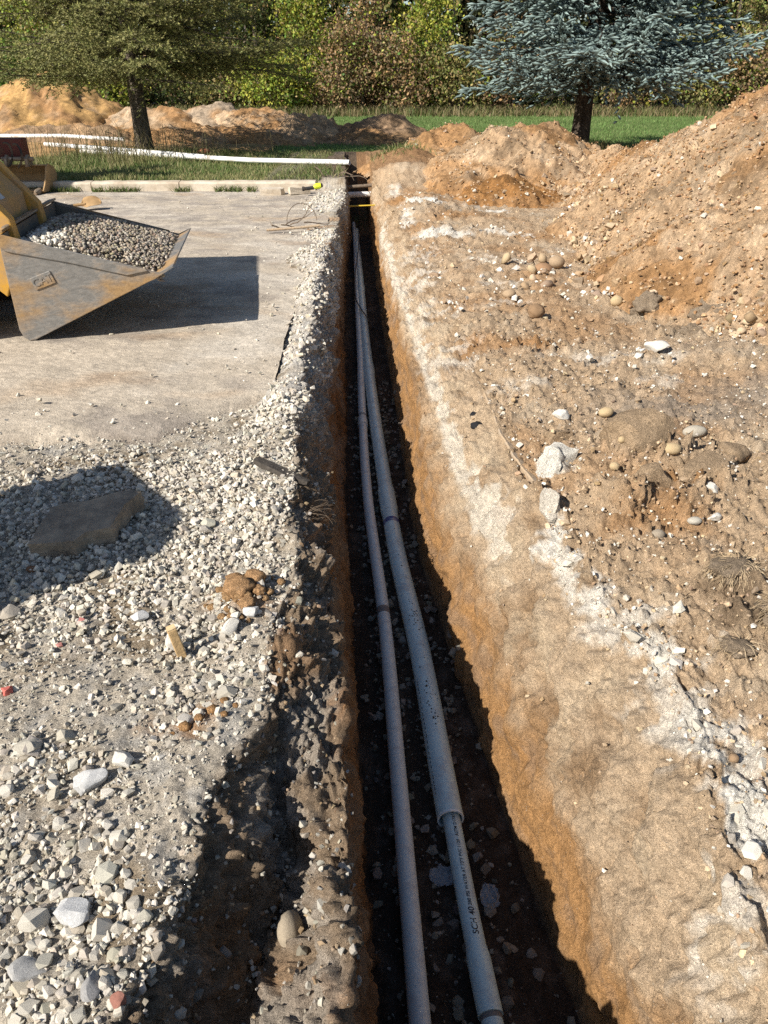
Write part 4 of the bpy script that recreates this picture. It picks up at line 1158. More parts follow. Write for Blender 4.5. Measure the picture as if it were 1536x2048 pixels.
rock('lime_lump', (.50, 10.1, .09), (.50, .42, .16), (.66, .62, .54), 'long pale lime lump on the trench edge by the orange mound', 'lime lump', 23, .38, True, .45, .2, mat=M_SOIL_O)
rock('asphalt_crumb', (.478, 3.60), (.075, .06, .05), (.018, .018, .02), 'black asphalt crumb, larger of two on the sunlit bank', 'asphalt crumb', 24, .3, False, .2)
rock('asphalt_crumb', (.475, 3.72), (.05, .05, .04), (.018, .018, .02), 'black asphalt crumb, smaller of two on the sunlit bank', 'asphalt crumb', 25, .3, False, .2)
rock('cobble', (-.215, 1.03), (.055, .09, .08), (.36, .30, .22), 'smooth tan cobble sticking out of the shaded bank', 'cobble', 26, .05, False, .3)
rock('stone', (-.666, 1.367), (.058, .05, .042), W_, 'white angular stone beside its dark shadow, nearest the notch', 'stone', 27, .1, True, .12)
rock('stone', (-.735, 1.295), (.085, .055, .045), (.55, .54, .52), 'large pale wedge shaped stone in the gravel', 'stone', 28, .1, True, .15, .6)
rock('stone', (-.648, .95), (.075, .06, .05), (.58, .575, .56), 'large pale blocky stone near the bottom edge of the gravel', 'stone', 29, .1, True, .15)
rock('stone', (-.70, .84), (.075, .05, .04), (.40, .39, .37), 'flat grey stone in the bottom corner of the gravel', 'stone', 30, .1, True, .2, .4)
rock('stone', (-.555, .795), (.045, .065, .035), (.32, .31, .30), 'dark grey flat stone on the gravel rim at the bottom', 'stone', 31, .1, True, .2, .3)
rock('stone', (-.49, .765), (.034, .03, .026), (.30, .14, .105), 'red brick chip on the gravel rim', 'brick chip', 32, .1, True, .15)
rock('stone', (-.475, 1.86), (.06, .055, .06), W_, 'white angular stone right of the wooden stake', 'stone', 33, .12, True, .12)
rock('stone', (-.636, 1.80), (.05, .04, .065), W_, 'upright white stone touching the wooden stake', 'stone', 34, .12, True, .12)
rock('stone', (-.79, 1.95), (.06, .045, .04), (.56, .55, .53), 'pale angular stone left of the stake on the fines', 'stone', 35, .12, True, .12)
rock('stone', (-.93, 1.40), (.075, .045, .04), (.40, .37, .31), 'flat tan stone at the left edge of the gravel', 'stone', 36, .12, True, .15)
rock('stone', (-.42, 1.93), (.05, .045, .03), (.60, .59, .56), 'flat white stone under the orange clod pile', 'stone', 37, .12, True, .15)
rock('painted_stone', (-1.075, 1.625), (.034, .03, .026), (.56, .15, .12), 'bright red painted stone at the left edge', 'painted stone', 38, .1, True, .12)
rock('painted_stone', (-.975, 1.945), (.03, .03, .016), (.55, .22, .19), 'pink painted stone nearest the asphalt lump shadow', 'painted stone', 39, .1, True, .2)
rock('painted_stone', (-1.0, 1.82), (.026, .022, .014), (.55, .24, .20), 'pink painted stone left of the stake on the fines', 'painted stone', 40, .1, True, .2)
for k, (x, y, s) in enumerate([(-.475, 2.02, .11), (-.43, 2.08, .08), (-.50, 2.10, .075), (-.44, 1.96, .06), (-.41, 2.02, .05)]):
    rock('clay_clod', (x, y), (s, s * .9, s * .75), (.42, .25, .125), ['largest orange clay clod on the gravel rim above the stake', 'orange clay clod right of the largest clod on the rim', 'orange clay clod behind the largest clod on the rim', 'small orange clay clod in front of the rim clods', 'smallest orange clay clod at the edge of the rim pile'][k], 'clay clod', 50 + k, .3, False, .3, 0, M_CLODO)
for k, (x, y, s) in enumerate([(-.535, 1.475, .035), (-.50, 1.50, .028), (-.47, 1.53, .03), (-.44, 1.56, .026), (-.43, 1.50, .022), (-.565, 1.46, .02), (-.41, 1.545, .02)]):
    rock('clay_crumb', (x, y), (s, s, s * .75), (.42, .24, .11), ['larger orange clay crumb at the near end of the crumb trail', 'orange clay crumb second in the crumb trail', 'orange clay crumb in the middle of the crumb trail', 'orange clay crumb toward the rim end of the trail', 'small orange crumb in front of the rim end of the trail', 'tiny orange crumb left of the crumb trail', 'tiny orange crumb at the rim end of the trail'][k], 'clay crumb', 60 + k, .3, False, .2, 0, M_SOIL_O, 2, 'orange clay crumbs')

for k in range(40):
    x, y = -.46 + rr0.gauss(0, .055), 2.03 + rr0.gauss(0, .07); s = rr0.uniform(.012, .038)
    o = rock('clay_crumb', (x, y), (s, s * .9, s * .8), (.42, .26, .13), 'small loose crumb of the orange clay pile on the gravel rim', 'clay crumb', 900 + k, .25, False, .2, 0, M_SOIL_O, 2, 'crumbs of the rim clay pile')
# broken asphalt lump in the shade
def slab(name, loc, outline, thick, mat, label, cat, rz=0, tilt=(0, 0), seed=3, sub_n=5):
    bm = bmesh.new()
    vs_ = [bm.verts.new((x, y, 0)) for x, y in outline]
    f = bm.faces.new(vs_)
    r = bmesh.ops.extrude_face_region(bm, geom=[f])
    for v in r['geom']:
        if isinstance(v, bmesh.types.BMVert): v.co.z += thick
    bmesh.ops.triangulate(bm, faces=bm.faces)
    bmesh.ops.subdivide_edges(bm, edges=bm.edges, cuts=sub_n, use_grid_fill=True)
    V = np.array([v.co[:] for v in bm.verts])
    d = .014 * fbm(V[:, 0] * 14 + seed, V[:, 1] * 14, V[:, 2] * 14, 3)
    top = V[:, 2] > thick * .9
    for v, q, k, t in zip(bm.verts, V, d, top):
        n = v.normal if v.normal.length else Vector((0, 0, 1))
        v.co = Vector(q) + Vector((q[0], q[1], 0)).normalized() * float(k) * (1 if not t else .7) + Vector((0, 0, float(k) * (.35 if t else .8)))
    bmesh.ops.recalc_face_normals(bm, faces=bm.faces)
    me = bpy.data.meshes.new(name); bm.to_mesh(me); bm.free()
    o = link(name, me, mat); o.location = loc; o.rotation_euler = (tilt[0], tilt[1], rz)
    tag(o, label, cat)
    return o
slab('asphalt_lump', (-1.14, 2.50, -.03), [(-.17, -.15), (.0, -.165), (.03, -.115), (.12, -.10), (.145, .05), (.20, .14), (.17, .165), (-.14, .09)], .075, M_SLAB, 'broken dark asphalt lump lying in the shade on the gravel', 'asphalt lump', .12, (R(3), R(-4)), 3, 4)
slab('asphalt_sliver', (-.47, 2.93, .018), [(-.10, -.02), (.06, -.03), (.15, -.012), (.16, .018), (.03, .03), (-.09, .02)], .02, plain('dark_asphalt', (.075, .065, .055), .95, 0, .15, .4, 60, bump=.8), 'thin dark asphalt sliver jutting over the trench rim', 'asphalt sliver', -.35, (R(-6), R(16)), 6, 3)
slab('concrete_chunk', (-1.62, 11.80, .0), [(-.16, -.09), (.13, -.11), (.19, .0), (.1, .1), (-.12, .1)], .09, M_CONC, 'broken pale concrete chunk beside the kerb, left of the other', 'concrete chunk', .1, (R(3), 0), 7, 2)
slab('concrete_chunk', (-1.22, 11.82, .0), [(-.17, -.10), (.14, -.08), (.17, .06), (.02, .11), (-.15, .07)], .09, M_CONC, 'broken concrete chunk in front of the kerb, nearer the drill', 'concrete chunk', .4, (R(-4), R(5)), 8, 2)
# cut edge of the buried pavement on the right bank
M_EDGE = plain('dusty_pavement_edge', (.36, .295, .225), .95, 0, .15, .35, 45, bump=.9, dirt=(.42, .31, .20), dirt_amt=.7, dirt_scale=12)
pts = [(.52, 4.28), (.56, 3.66), (.565, 3.32), (.595, 3.07), (.635, 2.86)]
pe = empty('pavement_edge', (.56, 3.5, 0)); pe['kind'] = 'structure'
for (x0, y0), (x1, y1) in zip(pts[:-1], pts[1:]):
    n = 14; v = []; f = []
    for i in range(n + 1):
        t = i / n; x = x0 + (x1 - x0) * t; y = y0 + (y1 - y0) * t - (.004 if i == n else 0)
        w = .004 * float(fbm(x * 20, y * 9, 3.0, 3))
        for dx, dz in ((-.008, -.07), (-.008, .006), (-.002, .010), (.03, -.004), (.04, -.07)):
            v.append((x + dx + w, y, dz + .5 * w))
    for i in range(n): f += [(i * 5 + k, i * 5 + (k + 1) % 5, i * 5 + 5 + (k + 1) % 5, i * 5 + 5 + k) for k in range(5)]
    f += [tuple(range(5)), tuple(n * 5 + k for k in range(4, -1, -1))]
    piece(MB().add(v, f), 'pavement_slab', M_EDGE, pe)

# wooden stake
st = empty('wooden_stake', (-.607, 1.765, gz_at(-.607, 1.765)))
tag(st, 'short square wooden stake driven into the gravel', 'stake')
st.rotation_euler = (R(-4), R(-9), .5)
MB().prism([(-.0135, -.0135), (.0135, -.0135), (.0135, .0135), (-.0135, .0135)], -.05, .115, 'z').build('post', M_WOOD, st, bevel=.003)
MB().prism([(-.0125, -.0125), (.0125, -.0125), (.0125, .0125), (-.0125, .0125)], .1152, .119, 'z').build('end_grain', plain('end_grain', (.55, .40, .22), .9, var=.3, scale=90), st)

# roots and twigs
def twig_bundle(name, base, items, mat, label, cat, r=.0022):
    root = empty(name, base); tag(root, label, cat)
    for pts in items:
        MB().tube(pts, [r * (1 - .6 * i / (len(pts) - 1)) for i in range(len(pts))], 5).build('strand', mat, root)
    return root
rr1 = random.Random(5)
def wander(p, d, n, step, jit, droop=0):
    p = Vector(p); d = Vector(d).normalized(); out = [p.copy()]
    for i in range(n):
        d = (d + Vector((rr1.gauss(0, jit), rr1.gauss(0, jit), rr1.gauss(0, jit) - droop))).normalized()
        p = p + d * step; out.append(p.copy())
    return out
M_ROOT = plain('root', (.13, .095, .065), .9, var=.3)
M_ROOTP = plain('pale_root', (.42, .32, .20), .9, var=.2)
zb = gz_at(-.33, 2.78)
twig_bundle('root_tuft', (-.33, 2.78, zb), [wander((rr1.uniform(-.05, .02), rr1.uniform(-.06, .06), rr1.uniform(-.01, .02)), (1, rr1.uniform(-.6, .6), rr1.uniform(-.1, .5)), 8, .018, .28, .06) for _ in range(26)], M_ROOT, 'tuft of thin dark roots hanging from the rim beside the asphalt sliver', 'roots', .0016)
zb = gz_at(-.12, 1.02)
twig_bundle('root_strand', (-.15, 1.10, gz_at(-.15, 1.10) + .01), [wander((0, 0, 0), (.4, -.7, -.3), 9, .009, .22)], M_ROOTP, 'single pale root hair on the shaded bank', 'root', .0011)
twig_bundle('dead_branch', (-1.15, 8.95, .03), [wander((0, 0, .02), (1, .35, .08), 12, .06, .12), wander((.05, 0, .02), (.4, 1, .3), 8, .05, .2), wander((.25, .08, .03), (1, .6, .35), 9, .045, .25), wander((-.1, -.05, .02), (1, .9, .05), 9, .05, .2), wander((.1, .02, .02), (1, -.2, .25), 8, .05, .2)], M_TWIG, 'dead grey branch lying on the pavement edge left of the trench', 'branch', .008)
loop = [Vector((-.93 + .17 * math.cos(a) * 1.0, 9.1 + .12 * math.sin(a), .04 + .20 * max(0, math.sin(a * .95)))) for a in [math.pi * 1.05 - i * math.pi * 1.0 / 16 for i in range(17)]]
bar('wire_loop', loop, .0042, M_ROOT, 'thin brown wire loop standing over the dead branch', 'wire', 6)
bar('concrete_rod', [(-1.28, 8.70, .035), (-.98, 8.74, .05), (-.70, 8.78, .07)], .014, M_EDGE, 'pale dirt covered rod lying against the trench rim', 'rod', 10)
zt = .14
twig_bundle('cut_root', (-.72, 12.7, zt), [wander((0, 0, 0), (.9, -.2, .15), 8, .05, .25, .02), wander((.02, .1, .02), (1, .2, .5), 7, .05, .3, .05), wander((-.05, 0, .02), (.5, -.4, .9), 6, .04, .3), wander((.1, .1, .0), (1, 0, .2), 8, .05, .2, .05), wander((-.2, 0, .0), (-.4, -.2, .9), 7, .05, .3, .1)], M_TWIG, 'frayed cut roots at the kerb end of the trench', 'roots', .009)

# sods with dry roots at the right edge
def sod(loc, dims, seed, label, nroots=170):
    root = empty('sod', (loc[0], loc[1], gz_at(*loc))); tag(root, label, 'sod')
    o = rock('soil', (0, 0, 0), dims, D_, None, None, seed, .5, False, .3, 0, M_CLODD)
    for k in ('label', 'category', 'group'):
        if k in o: del o[k]
    o.parent = root; o.location = (0, 0, dims[2] * .2)
    mb = MB()
    for k in range(nroots):
        a = rr1.uniform(0, 6.28); e = rr1.uniform(-.2, 1.2)
        p = Vector((dims[0] * .42 * math.cos(a) * math.cos(e), dims[1] * .42 * math.sin(a) * math.cos(e), dims[2] * (.2 + .42 * math.sin(e))))
        d = Vector((p.x, p.y, p.z * .6)).normalized() + Vector((-.5, -.5, 0))
        mb.tube(wander(p, d, 4, .011, .22, .30), [.0009, .0008, .0007, .0006, .0004], 3, False)
    o2 = mb.build('dry_roots', M_ROOTP, root); o2['kind'] = 'stuff'
sod((1.13, 2.03), (.17, .15, .07), 71, 'brown sod with dry grass roots, upper one at the right edge')
sod((1.22, 1.80), (.22, .20, .085), 72, 'dark sod matted with dry roots, cut by the right edge', 320)
sod((1.02, 1.70), (.11, .09, .045), 73, 'small brown sod lump left of the dark matted sod', 40)

# drill / saw left on the gravel near the kerb
pt = empty('power_tool', (-.98, 11.62, .09), R(12)); pt.scale = (.75, .75, .75); tag(pt, 'yellow and black cordless power tool on the gravel by the kerb', 'power tool')
MB().tube([(-.20, 0, .02), (-.02, 0, .035)], [.030, .034], 12).build('handle', M_BLACK, pt, smooth=True)
MB().tube([(-.24, 0, .02), (-.20, 0, .02)], [.042, .042], 10).build('battery', M_BLACK, pt, smooth=True)
MB().tube([(-.02, 0, .04), (.03, 0, .06), (.11, 0, .07)], [.036, .052, .050], 14).build('motor_housing', M_LIME, pt, smooth=True)
MB().tube([(.11, 0, .07), (.15, 0, .075)], [.044, .030], 12).build('nose', M_BLACK, pt, smooth=True)

# shovel
sh = empty('shovel', (-3.86, 10.35, .03), R(24)); sh.scale = (.85, .85, .85); sh.rotation_euler = (R(32), 0, R(24)); tag(sh, 'muddy digging shovel lying on the pavement behind the loader bucket', 'shovel')
mb = MB(); n = 12; v = []; f = []
for i in range(n + 1):
    t = i / n; x = t * .29
    w = .105 * min(1, (.35 + t * 4)) * math.sqrt(max(0, 1 - max(0, (t - .55) / .45) ** 2.2)) + .002
    for k in range(7):
        s = k / 3 - 1
        v.append((x, s * w, .035 + .03 * s * s + .05 * math.sin(t * 2.6) ))
for i in range(n): f += [(i * 7 + k, i * 7 + k + 1, i * 7 + 8 + k, i * 7 + 7 + k) for k in range(6)]
o = mb.add(v, f).build('blade', M_RUST, sh, smooth=True)
m_ = o.modifiers.new('thick', 'SOLIDIFY'); m_.thickness = .004
MB().tube([(.05, 0, .06), (-.04, 0, .055), (-.12, 0, .05)], [.020, .022, .021], 10).build('socket', M_RUST, sh, smooth=True)
MB().tube([(-.10, 0, .05), (-.5, 0, .045), (-1.15, 0, .025)], [.018, .018, .017], 10).build('handle', M_BLACK, sh, smooth=True)

# white pipes lying behind the kerb
def lying(y0, pts, r, label):
    o = MB().hollow(pts, r, r * .88, 20).build('white_pipe', M_PVCW, None, smooth=True)
    c0 = Vector(pts[0])
    for v in o.data.vertices: v.co -= c0
    o.location = c0
    tag(o, label, 'pipe', 'white pipes lying behind the kerb')
lying(0, [(-9.2, 19.2, .30), (-7.2, 18.9, .32), (-5.65, 18.35, .28)], .042, 'white plastic pipe lying across the dirt, farthest of the three')
lying(0, [(-6.95, 17.25, .27), (-5.2, 16.45, .23), (-3.3, 15.4, .19)], .042, 'white plastic pipe passing behind the green conifer trunk')
lying(0, [(-6.0, 16.6, .19), (-4.0, 15.75, .18), (-2.4, 14.9, .18), (-.58, 14.05, .22)], .042, 'white plastic pipe ending at the far trench end')
rock('leaf_litter', (-1.25, 2.24), (.05, .04, .012), (.20, .10, .05), 'curled brown leaf in front of the asphalt lump', 'leaf', 81, .25, False, .1)
rock('leaf_litter', (-.62, 2.55), (.03, .015, .008), (.30, .12, .06), 'reddish dry leaf on the packed gravel', 'leaf', 82, .25, False, .1)
rock('clod', (-3.6, 16.75), (.36, .30, .20), T_, 'reddish clod beside the green conifer trunk', 'soil clod', 83, .25, False, .3, 0, plain('red_clod', (.30, .12, .06), .95))
# ---------------------------------------------------------------- compact loader with its bucket
ld = empty('compact_loader', (-2.32, 4.82, 0.0), R(8))
tag(ld, 'yellow compact loader, its mud caked bucket full of pebbles', 'loader')
WB = 1.40
M_STEELD = plain('dark_worn_steel', (.13, .125, .115), .6, .3, .4, .2, 10, dirt=(.24, .18, .12), dirt_amt=.35, dirt_scale=4)
bk = MB().prism([(.0, .66), (-.02, .655), (-.022, .06), (.02, .012), (.90, .392), (.90, .405), (.03, .035), (.0, .07)], .021, WB - .021).build('bucket', M_STEELD, ld)
def side(y0, y1, name):
    return MB().prism([(-.024, .66), (.80, .432), (.90, .408), (.905, .390), (.06, .010), (.02, .006), (-.010, .03), (-.026, .08)], y0, y1).build(name, M_BUCKET, bk, bevel=.004)
side(0, .02, 'side_plate'); side(WB - .02, WB, 'side_plate').data.materials[0] = M_STEELD
for y0, y1 in ((-.012, -.0005), (WB + .0005, WB + .012)):
    MB().prism([(-.026, .672), (.30, .580), (.82, .436), (.83, .425), (.70, .402), (.36, .490), (.02, .562), (-.01, .575), (-.026, .60)], y0, y1).build('rim_plate', M_BUCKET, bk, bevel=.003)
MB().prism([(.80, .368), (.985, .447), (.992, .442), (.86, .370), (.80, .348)], -.004, WB + .004).build('cutting_edge', M_BUCKET, bk)
MB().prism([(-.05, .655), (.012, .675), (.012, .690), (-.05, .675)], .0, WB).build('top_flange', M_BUCKET, bk, bevel=.002)
mb = MB()
for i in range(40):
    mb.box((.004, .06 + i * (WB * .52) / 40, .694), (.018, .007, .008))
mb.build('grip_teeth', M_HYD, bk)
# raised maker's plate on the near side
em = MB().box((0, 0, 0), (.135, .008, .078)).build('emblem', M_BUCKET, bk, bevel=.003)
em.location = (.185, -.004, .385); em.rotation_euler = (0, R(-19), 0)
cu = bpy.data.curves.new('txt', 'FONT'); cu.body = 'CAT'; cu.size = .066; cu.extrude = .0025; cu.align_x = 'CENTER'; cu.align_y = 'CENTER'
to = bpy.data.objects.new('txt', cu); C.objects.link(to)
me = bpy.data.meshes.new_from_object(to.evaluated_get(bpy.context.evaluated_depsgraph_get()))
bpy.data.objects.remove(to)
me.materials.clear()
lt = link('lettering', me, M_BUCKET, bk); lt.location = (.185, -.009, .385); lt.rotation_euler = Euler((R(90), 0, 0)); lt.rotation_euler = (Matrix.Rotation(R(-19), 3, 'Y') @ Matrix.Rotation(R(90), 3, 'X')).to_euler()

def arm(y0, y1):
    o = MB().prism([(-.03, .40), (.035, .60), (.02, .725), (-.17, .965), (-.75, 1.62), (-1.75, 1.72), (-2.3, 1.45), (-2.25, 1.30), (-1.7, 1.52), (-.90, 1.42), (-.42, .90), (-.26, .60), (-.20, .35), (-.10, .25)], y0, y1).build('lift_arm', M_YELLOW, ld, bevel=.008)
    return o
arm(.16, .26); a2 = arm(.86, .96)
MB().prism([(-.05, .66), (-.06, .80), (-.22, .985), (-.40, 1.10), (-.46, 1.04), (-.26, .90), (-.13, .76), (-.12, .66)], .262, .858).build('hood_panel', M_YELLOWD, ld, bevel=.012)
MB().prism([(-.14, .62), (-.14, .80), (-.55, 1.25), (-.9, 1.2), (-.9, .4), (-.3, .3)], .262, .858).build('linkage_well', M_BLACK, ld)
MB().box((-.10, .56, .67), (.05, .30, .045)).build('quick_coupler', M_HYD, ld)
# decals on the hood
t_ = NT('warning_decal'); _n = t_.n('ShaderNodeTexBrick'); _n.inputs['Scale'].default_value = 40; t_.l(t_.co.outputs['Object'], _n.inputs[0])
_n.inputs['Color1'].default_value = (.50, .52, .52, 1); _n.inputs['Color2'].default_value = (.44, .46, .47, 1); _n.inputs['Mortar'].default_value = (.12, .12, .12, 1); _n.inputs['Mortar Size'].default_value = .008
t_.set(_n.outputs[0], .5)
for yy, xx, zz in ((.66, -.145, .903), (.42, -.105, .862)):
    d = MB().box((0, 0, 0), (.15, .085, .003)).build('decal', t_.m, ld); d.location = (xx - .012, yy, zz + .006); d.rotation_euler = (0, R(49), 0)
MB().box((-1.35, .70, .75), (1.3, .9, .7)).build('engine_body', M_YELLOW, ld, bevel=.04)
MB().box((-1.2, .70, 1.55), (.9, .86, .9)).build('cab', M_BLACK, ld, bevel=.04)
for yy in (.02, 1.12):
    MB().prism([(-.30, .05), (-.22, .25), (-.45, .50), (-1.9, .50), (-2.1, .25), (-2.0, .05), (-1.9, .005), (-.42, .005)], yy - .02, yy + .26).build('track', M_BLACK, ld, bevel=.02)

# pebbles heaped in the bucket
rb_ = np.random.default_rng(21)
nP = 6200
lx = .01 + .90 * rb_.random(nP); ly = .03 + (WB - .06) * rb_.random(nP)
mound = .05 * np.exp(-((lx - .35) / .30) ** 2) * np.exp(-((ly - .75) / .55) ** 2)
lz = np.interp(lx, [0, .15, .5, .8, .92], [.565, .585, .525, .455, .415]) + mound - .022 * (rb_.random(nP) < .5) - .05 * np.exp(-((ly - .05) / .08) ** 2) - .03 * np.exp(-((ly - WB + .05) / .1) ** 2)
sz = .015 + .021 * rb_.random(nP) ** 1.5
PEB = np.array([(.40, .33, .25), (.33, .27, .21), (.47, .41, .33), (.27, .235, .20), (.36, .27, .20), (.22, .19, .165), (.50, .45, .37), (.42, .36, .24)])
pc = pick_cols(PEB * .85, nP, rb_, .15)
whi = np.exp(-((lx - .10) / .16) ** 2) * np.exp(-((ly - .22) / .22) ** 2) > rb_.random(nP) * .8
pc[whi] = pick_cols(WHITES, int(whi.sum()), rb_)
sz = np.where(whi, sz * 1.4, sz)
V, F, Cc = join_stones(np.stack([lx, ly, lz], 1), np.tile(A(0, 0, 1), (nP, 1)), sz, pc, T_PEB, rb_, .3)
# filling below the top layer
fx, fy = np.meshgrid(np.linspace(.005, .90, 24), np.linspace(.025, WB - .025, 30))
fz = np.interp(fx, [0, .15, .5, .8, .92], [.565, .585, .525, .455, .415]) + .05 * np.exp(-((fx - .35) / .30) ** 2) * np.exp(-((fy - .75) / .55) ** 2) - .035
idx = np.arange(720).reshape(30, 24); Ff = np.stack([idx[:-1, :-1], idx[:-1, 1:], idx[1:, 1:], idx[1:, :-1]], 2).reshape(-1, 4)
Ft = np.concatenate([Ff[:, [0, 1, 2]], Ff[:, [0, 2, 3]]])
V = np.concatenate([V, np.stack([fx, fy, fz], 2).reshape(-1, 3)]); F = np.concatenate([F, Ft + len(V) - 720]); Cc = np.concatenate([Cc, np.tile(A(.16, .13, .10), (720, 1))])
pg = link('pebbles', np_mesh('pebbles', V, F, True, Cc), M_STONE)
pg.location = ld.location; pg.rotation_euler = ld.rotation_euler
tag(pg, 'heap of brown and grey pebbles filling the loader bucket', 'pebbles', None, 'stuff')

# ---------------------------------------------------------------- excavator at the far left, mostly out of the picture
ex = empty('excavator', (-7.9, 10.6, 0), 0)
tag(ex, 'excavator by the kerb showing its muddy toothed bucket and red hydraulics', 'excavator')
bo = Vector((-5.55, 12.05, 0)) - ex.location
eb = empty('tmp'); bpy.data.objects.remove(eb)
w0, w1 = bo.x - .62, bo.x + .62
prof = [(-.22, .03), (.10, .02), (.30, .09), (.36, .22), (.28, .33), (.10, .37), (.08, .355), (.25, .315), (.325, .22), (.275, .11), (.09, .045), (-.22, .05)]
eb = MB().prism([(bo.y + a, b) for a, b in prof], w0, w1, 'x').build('bucket', M_RUST, ex, bevel=.006)
for xx, fl in ((w0 - .022, -1), (w1 + .002, 1)):
    MB().prism([(bo.y - .22, .028), (bo.y + .10, .018), (bo.y + .30, .09), (bo.y + .36, .22), (bo.y + .28, .33), (bo.y + .10, .38), (bo.y + .02, .35), (bo.y - .05, .24), (bo.y - .16, .12), (bo.y - .25, .05)], xx, xx + .02, 'x').build('side_plate', M_RUST, eb, bevel=.004)
for k in range(5):
    xx = w1 - .06 - k * .28
    MB().tube([(xx, bo.y - .20, .045), (xx, bo.y - .30, .04), (xx, bo.y - .37, .03)], [.045, .040, .022], 8).build('tooth', M_HYD, eb, smooth=True)
for xx in (bo.x + .06, bo.x + .36):
    MB().prism([(bo.y + .0, .34), (bo.y + .02, .45), (bo.y + .10, .50), (bo.y + .18, .45), (bo.y + .22, .33)], xx - .02, xx + .02, 'x').build('bracket', M_HYD, ex, bevel=.005)
MB().tube([(bo.x - .02, bo.y + .1, .44), (bo.x + .44, bo.y + .1, .44)], .03, 10).build('pin', M_HYD, ex, smooth=True)
MB().box((bo.x + .05, bo.y + .35, .56), (.40, .26, .28)).build('hydraulic_block', M_RED, ex, bevel=.02)
MB().box((bo.x - .32, bo.y + .3, .66), (.22, .2, .16)).build('hydraulic_block', M_RED, ex, bevel=.02)
for k, (x0, z0) in enumerate(((.22, .62), (.10, .64), (-.12, .66), (-.3, .62))):
    pts = [(bo.x + x0 + .10 * math.sin(a), bo.y + .02 - .03 * k, z0 - .14 + .16 * math.cos(a - .3)) for a in [i * .28 for i in range(12)]]
    MB().tube(pts, .016, 7).build('hose', M_BLACK, ex, smooth=True)
MB().prism([(bo.x - .55, .40), (bo.x - .30, .45), (bo.x - .20, .95), (bo.x - .42, 1.5), (bo.x - .55, 2.6), (bo.x - .95, 2.6), (bo.x - .85, 1.2)], bo.y + .1, bo.y + .32).build('dipper_stick', M_BLACK, ex, bevel=.02)
MB().tube([(bo.x - .28, bo.y + .05, 1.30), (bo.x - .20, bo.y + .05, 1.9)], .045, 10).build('ram', M_BLACK, ex, smooth=True)
MB().prism([(bo.x - .5, 2.75), (bo.x - .6, 2.4), (-1.2 + .0, 2.6), (-.2, 1.2), (.2, 1.3), (-.9, 3.0)], .4, .7).build('boom', M_BLACK, ex, bevel=.02)
MB().box((-.3, .2, 1.3), (1.9, 1.5, 1.3)).build('house', M_YELLOW, ex, bevel=.06)
MB().box((.35, -.1, 2.2), (.9, .85, 1.1)).build('cab', M_BLACK, ex, bevel=.06)
for yy in (-.5, .75):
    MB().prism([(-1.3, .1), (-1.4, .35), (-1.2, .6), (1.2, .6), (1.4, .35), (1.3, .1), (1.1, .005), (-1.1, .005)], yy, yy + .35).build('track', M_BLACK, ex, bevel=.03)

# made-up shadow caster added beyond the left edge; only its shadow reaches the gravel
sb = empty('shadow_caster_board', (-2.50, 1.50, 0), SUN_AZ)
tag(sb, 'added shadow caster left of the gravel, standing in for an unseen object', 'board')
pl_ = [(-.42, 1.02), (-.30, .95), (.40, .98), (.43, 1.10), (.43, 1.40), (.36, 1.50), (-.25, 1.50), (-.43, 1.36)]
MB().prism(pl_, -.015, .015, 'x').build('panel', M_CONC, sb, bevel=.004)
for yy, w in ((-.37, .10), (.02, .22), (.36, .09)):
    MB().box((-.03, yy, .52), (.028, w, 1.10)).build('post', M_WOOD, sb, bevel=.003)
# ---------------------------------------------------------------- vegetation
rv = np.random.default_rng(33)
def norm(v): return v / np.maximum(np.linalg.norm(v, axis=-1, keepdims=True), 1e-9)

def needle_shoots(P, D, Ln, col, tipcol, r, nn=11, nl=.05, nw=.013, core=0.0):
    "shoots as brushes of needle triangles round an axis"
    n = len(P)
    up = np.tile(A(0, 0, 1.0), (n, 1)); a = norm(np.cross(D, up) + 1e-4); b = np.cross(a, D)
    Vs, Cs = [], []
    for k in range(nn):
        t = (k + .5) / nn; ang = k * 2.4 + r.random(n) * .8
        rad = a * np.cos(ang)[:, None] + b * np.sin(ang)[:, None]
        base = P + D * (Ln * t)[:, None]
        dirn = norm(D * (.75 + .5 * t) + rad)
        tip = base + dirn * (nl * (.8 + .4 * r.random(n)))[:, None]
        side = norm(np.cross(dirn, rad) + 1e-5) * (nw * .5)
        Vs.append(np.stack([base - side, base + side, tip], 1))
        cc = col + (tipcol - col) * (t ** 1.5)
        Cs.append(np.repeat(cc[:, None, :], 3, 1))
    V = np.concatenate(Vs).reshape(-1, 3); Cc = np.concatenate(Cs).reshape(-1, 3)
    F = np.arange(len(V)).reshape(-1, 3)
    if core > 0:
        sd = 4; rings = []; cs = []
        for t, rr_, m in ((0, .5, 0.), (.55, 1.0, .5), (1.08, .08, 1.)):
            for k in range(sd):
                ang = k * 2 * np.pi / sd
                rings.append(P + D * (Ln * t)[:, None] + (a * math.cos(ang) + b * math.sin(ang)) * (core * rr_)); cs.append(col + (tipcol - col) * m)
        VV = np.stack(rings, 1); CV = np.stack(cs, 1); tpl = []
        for q in range(2):
            for k in range(sd):
                k2 = (k + 1) % sd; tpl += [(q * sd + k, q * sd + k2, q * sd + sd + k2), (q * sd + k, q * sd + sd + k2, q * sd + sd + k)]
        FF = np.array(tpl)[None] + (np.arange(n) * sd * 3)[:, None, None] + len(V)
        V = np.concatenate([V, VV.reshape(-1, 3)]); Cc = np.concatenate([Cc, CV.reshape(-1, 3)]); F = np.concatenate([F, FF.reshape(-1, 3)])
    return V, F, Cc

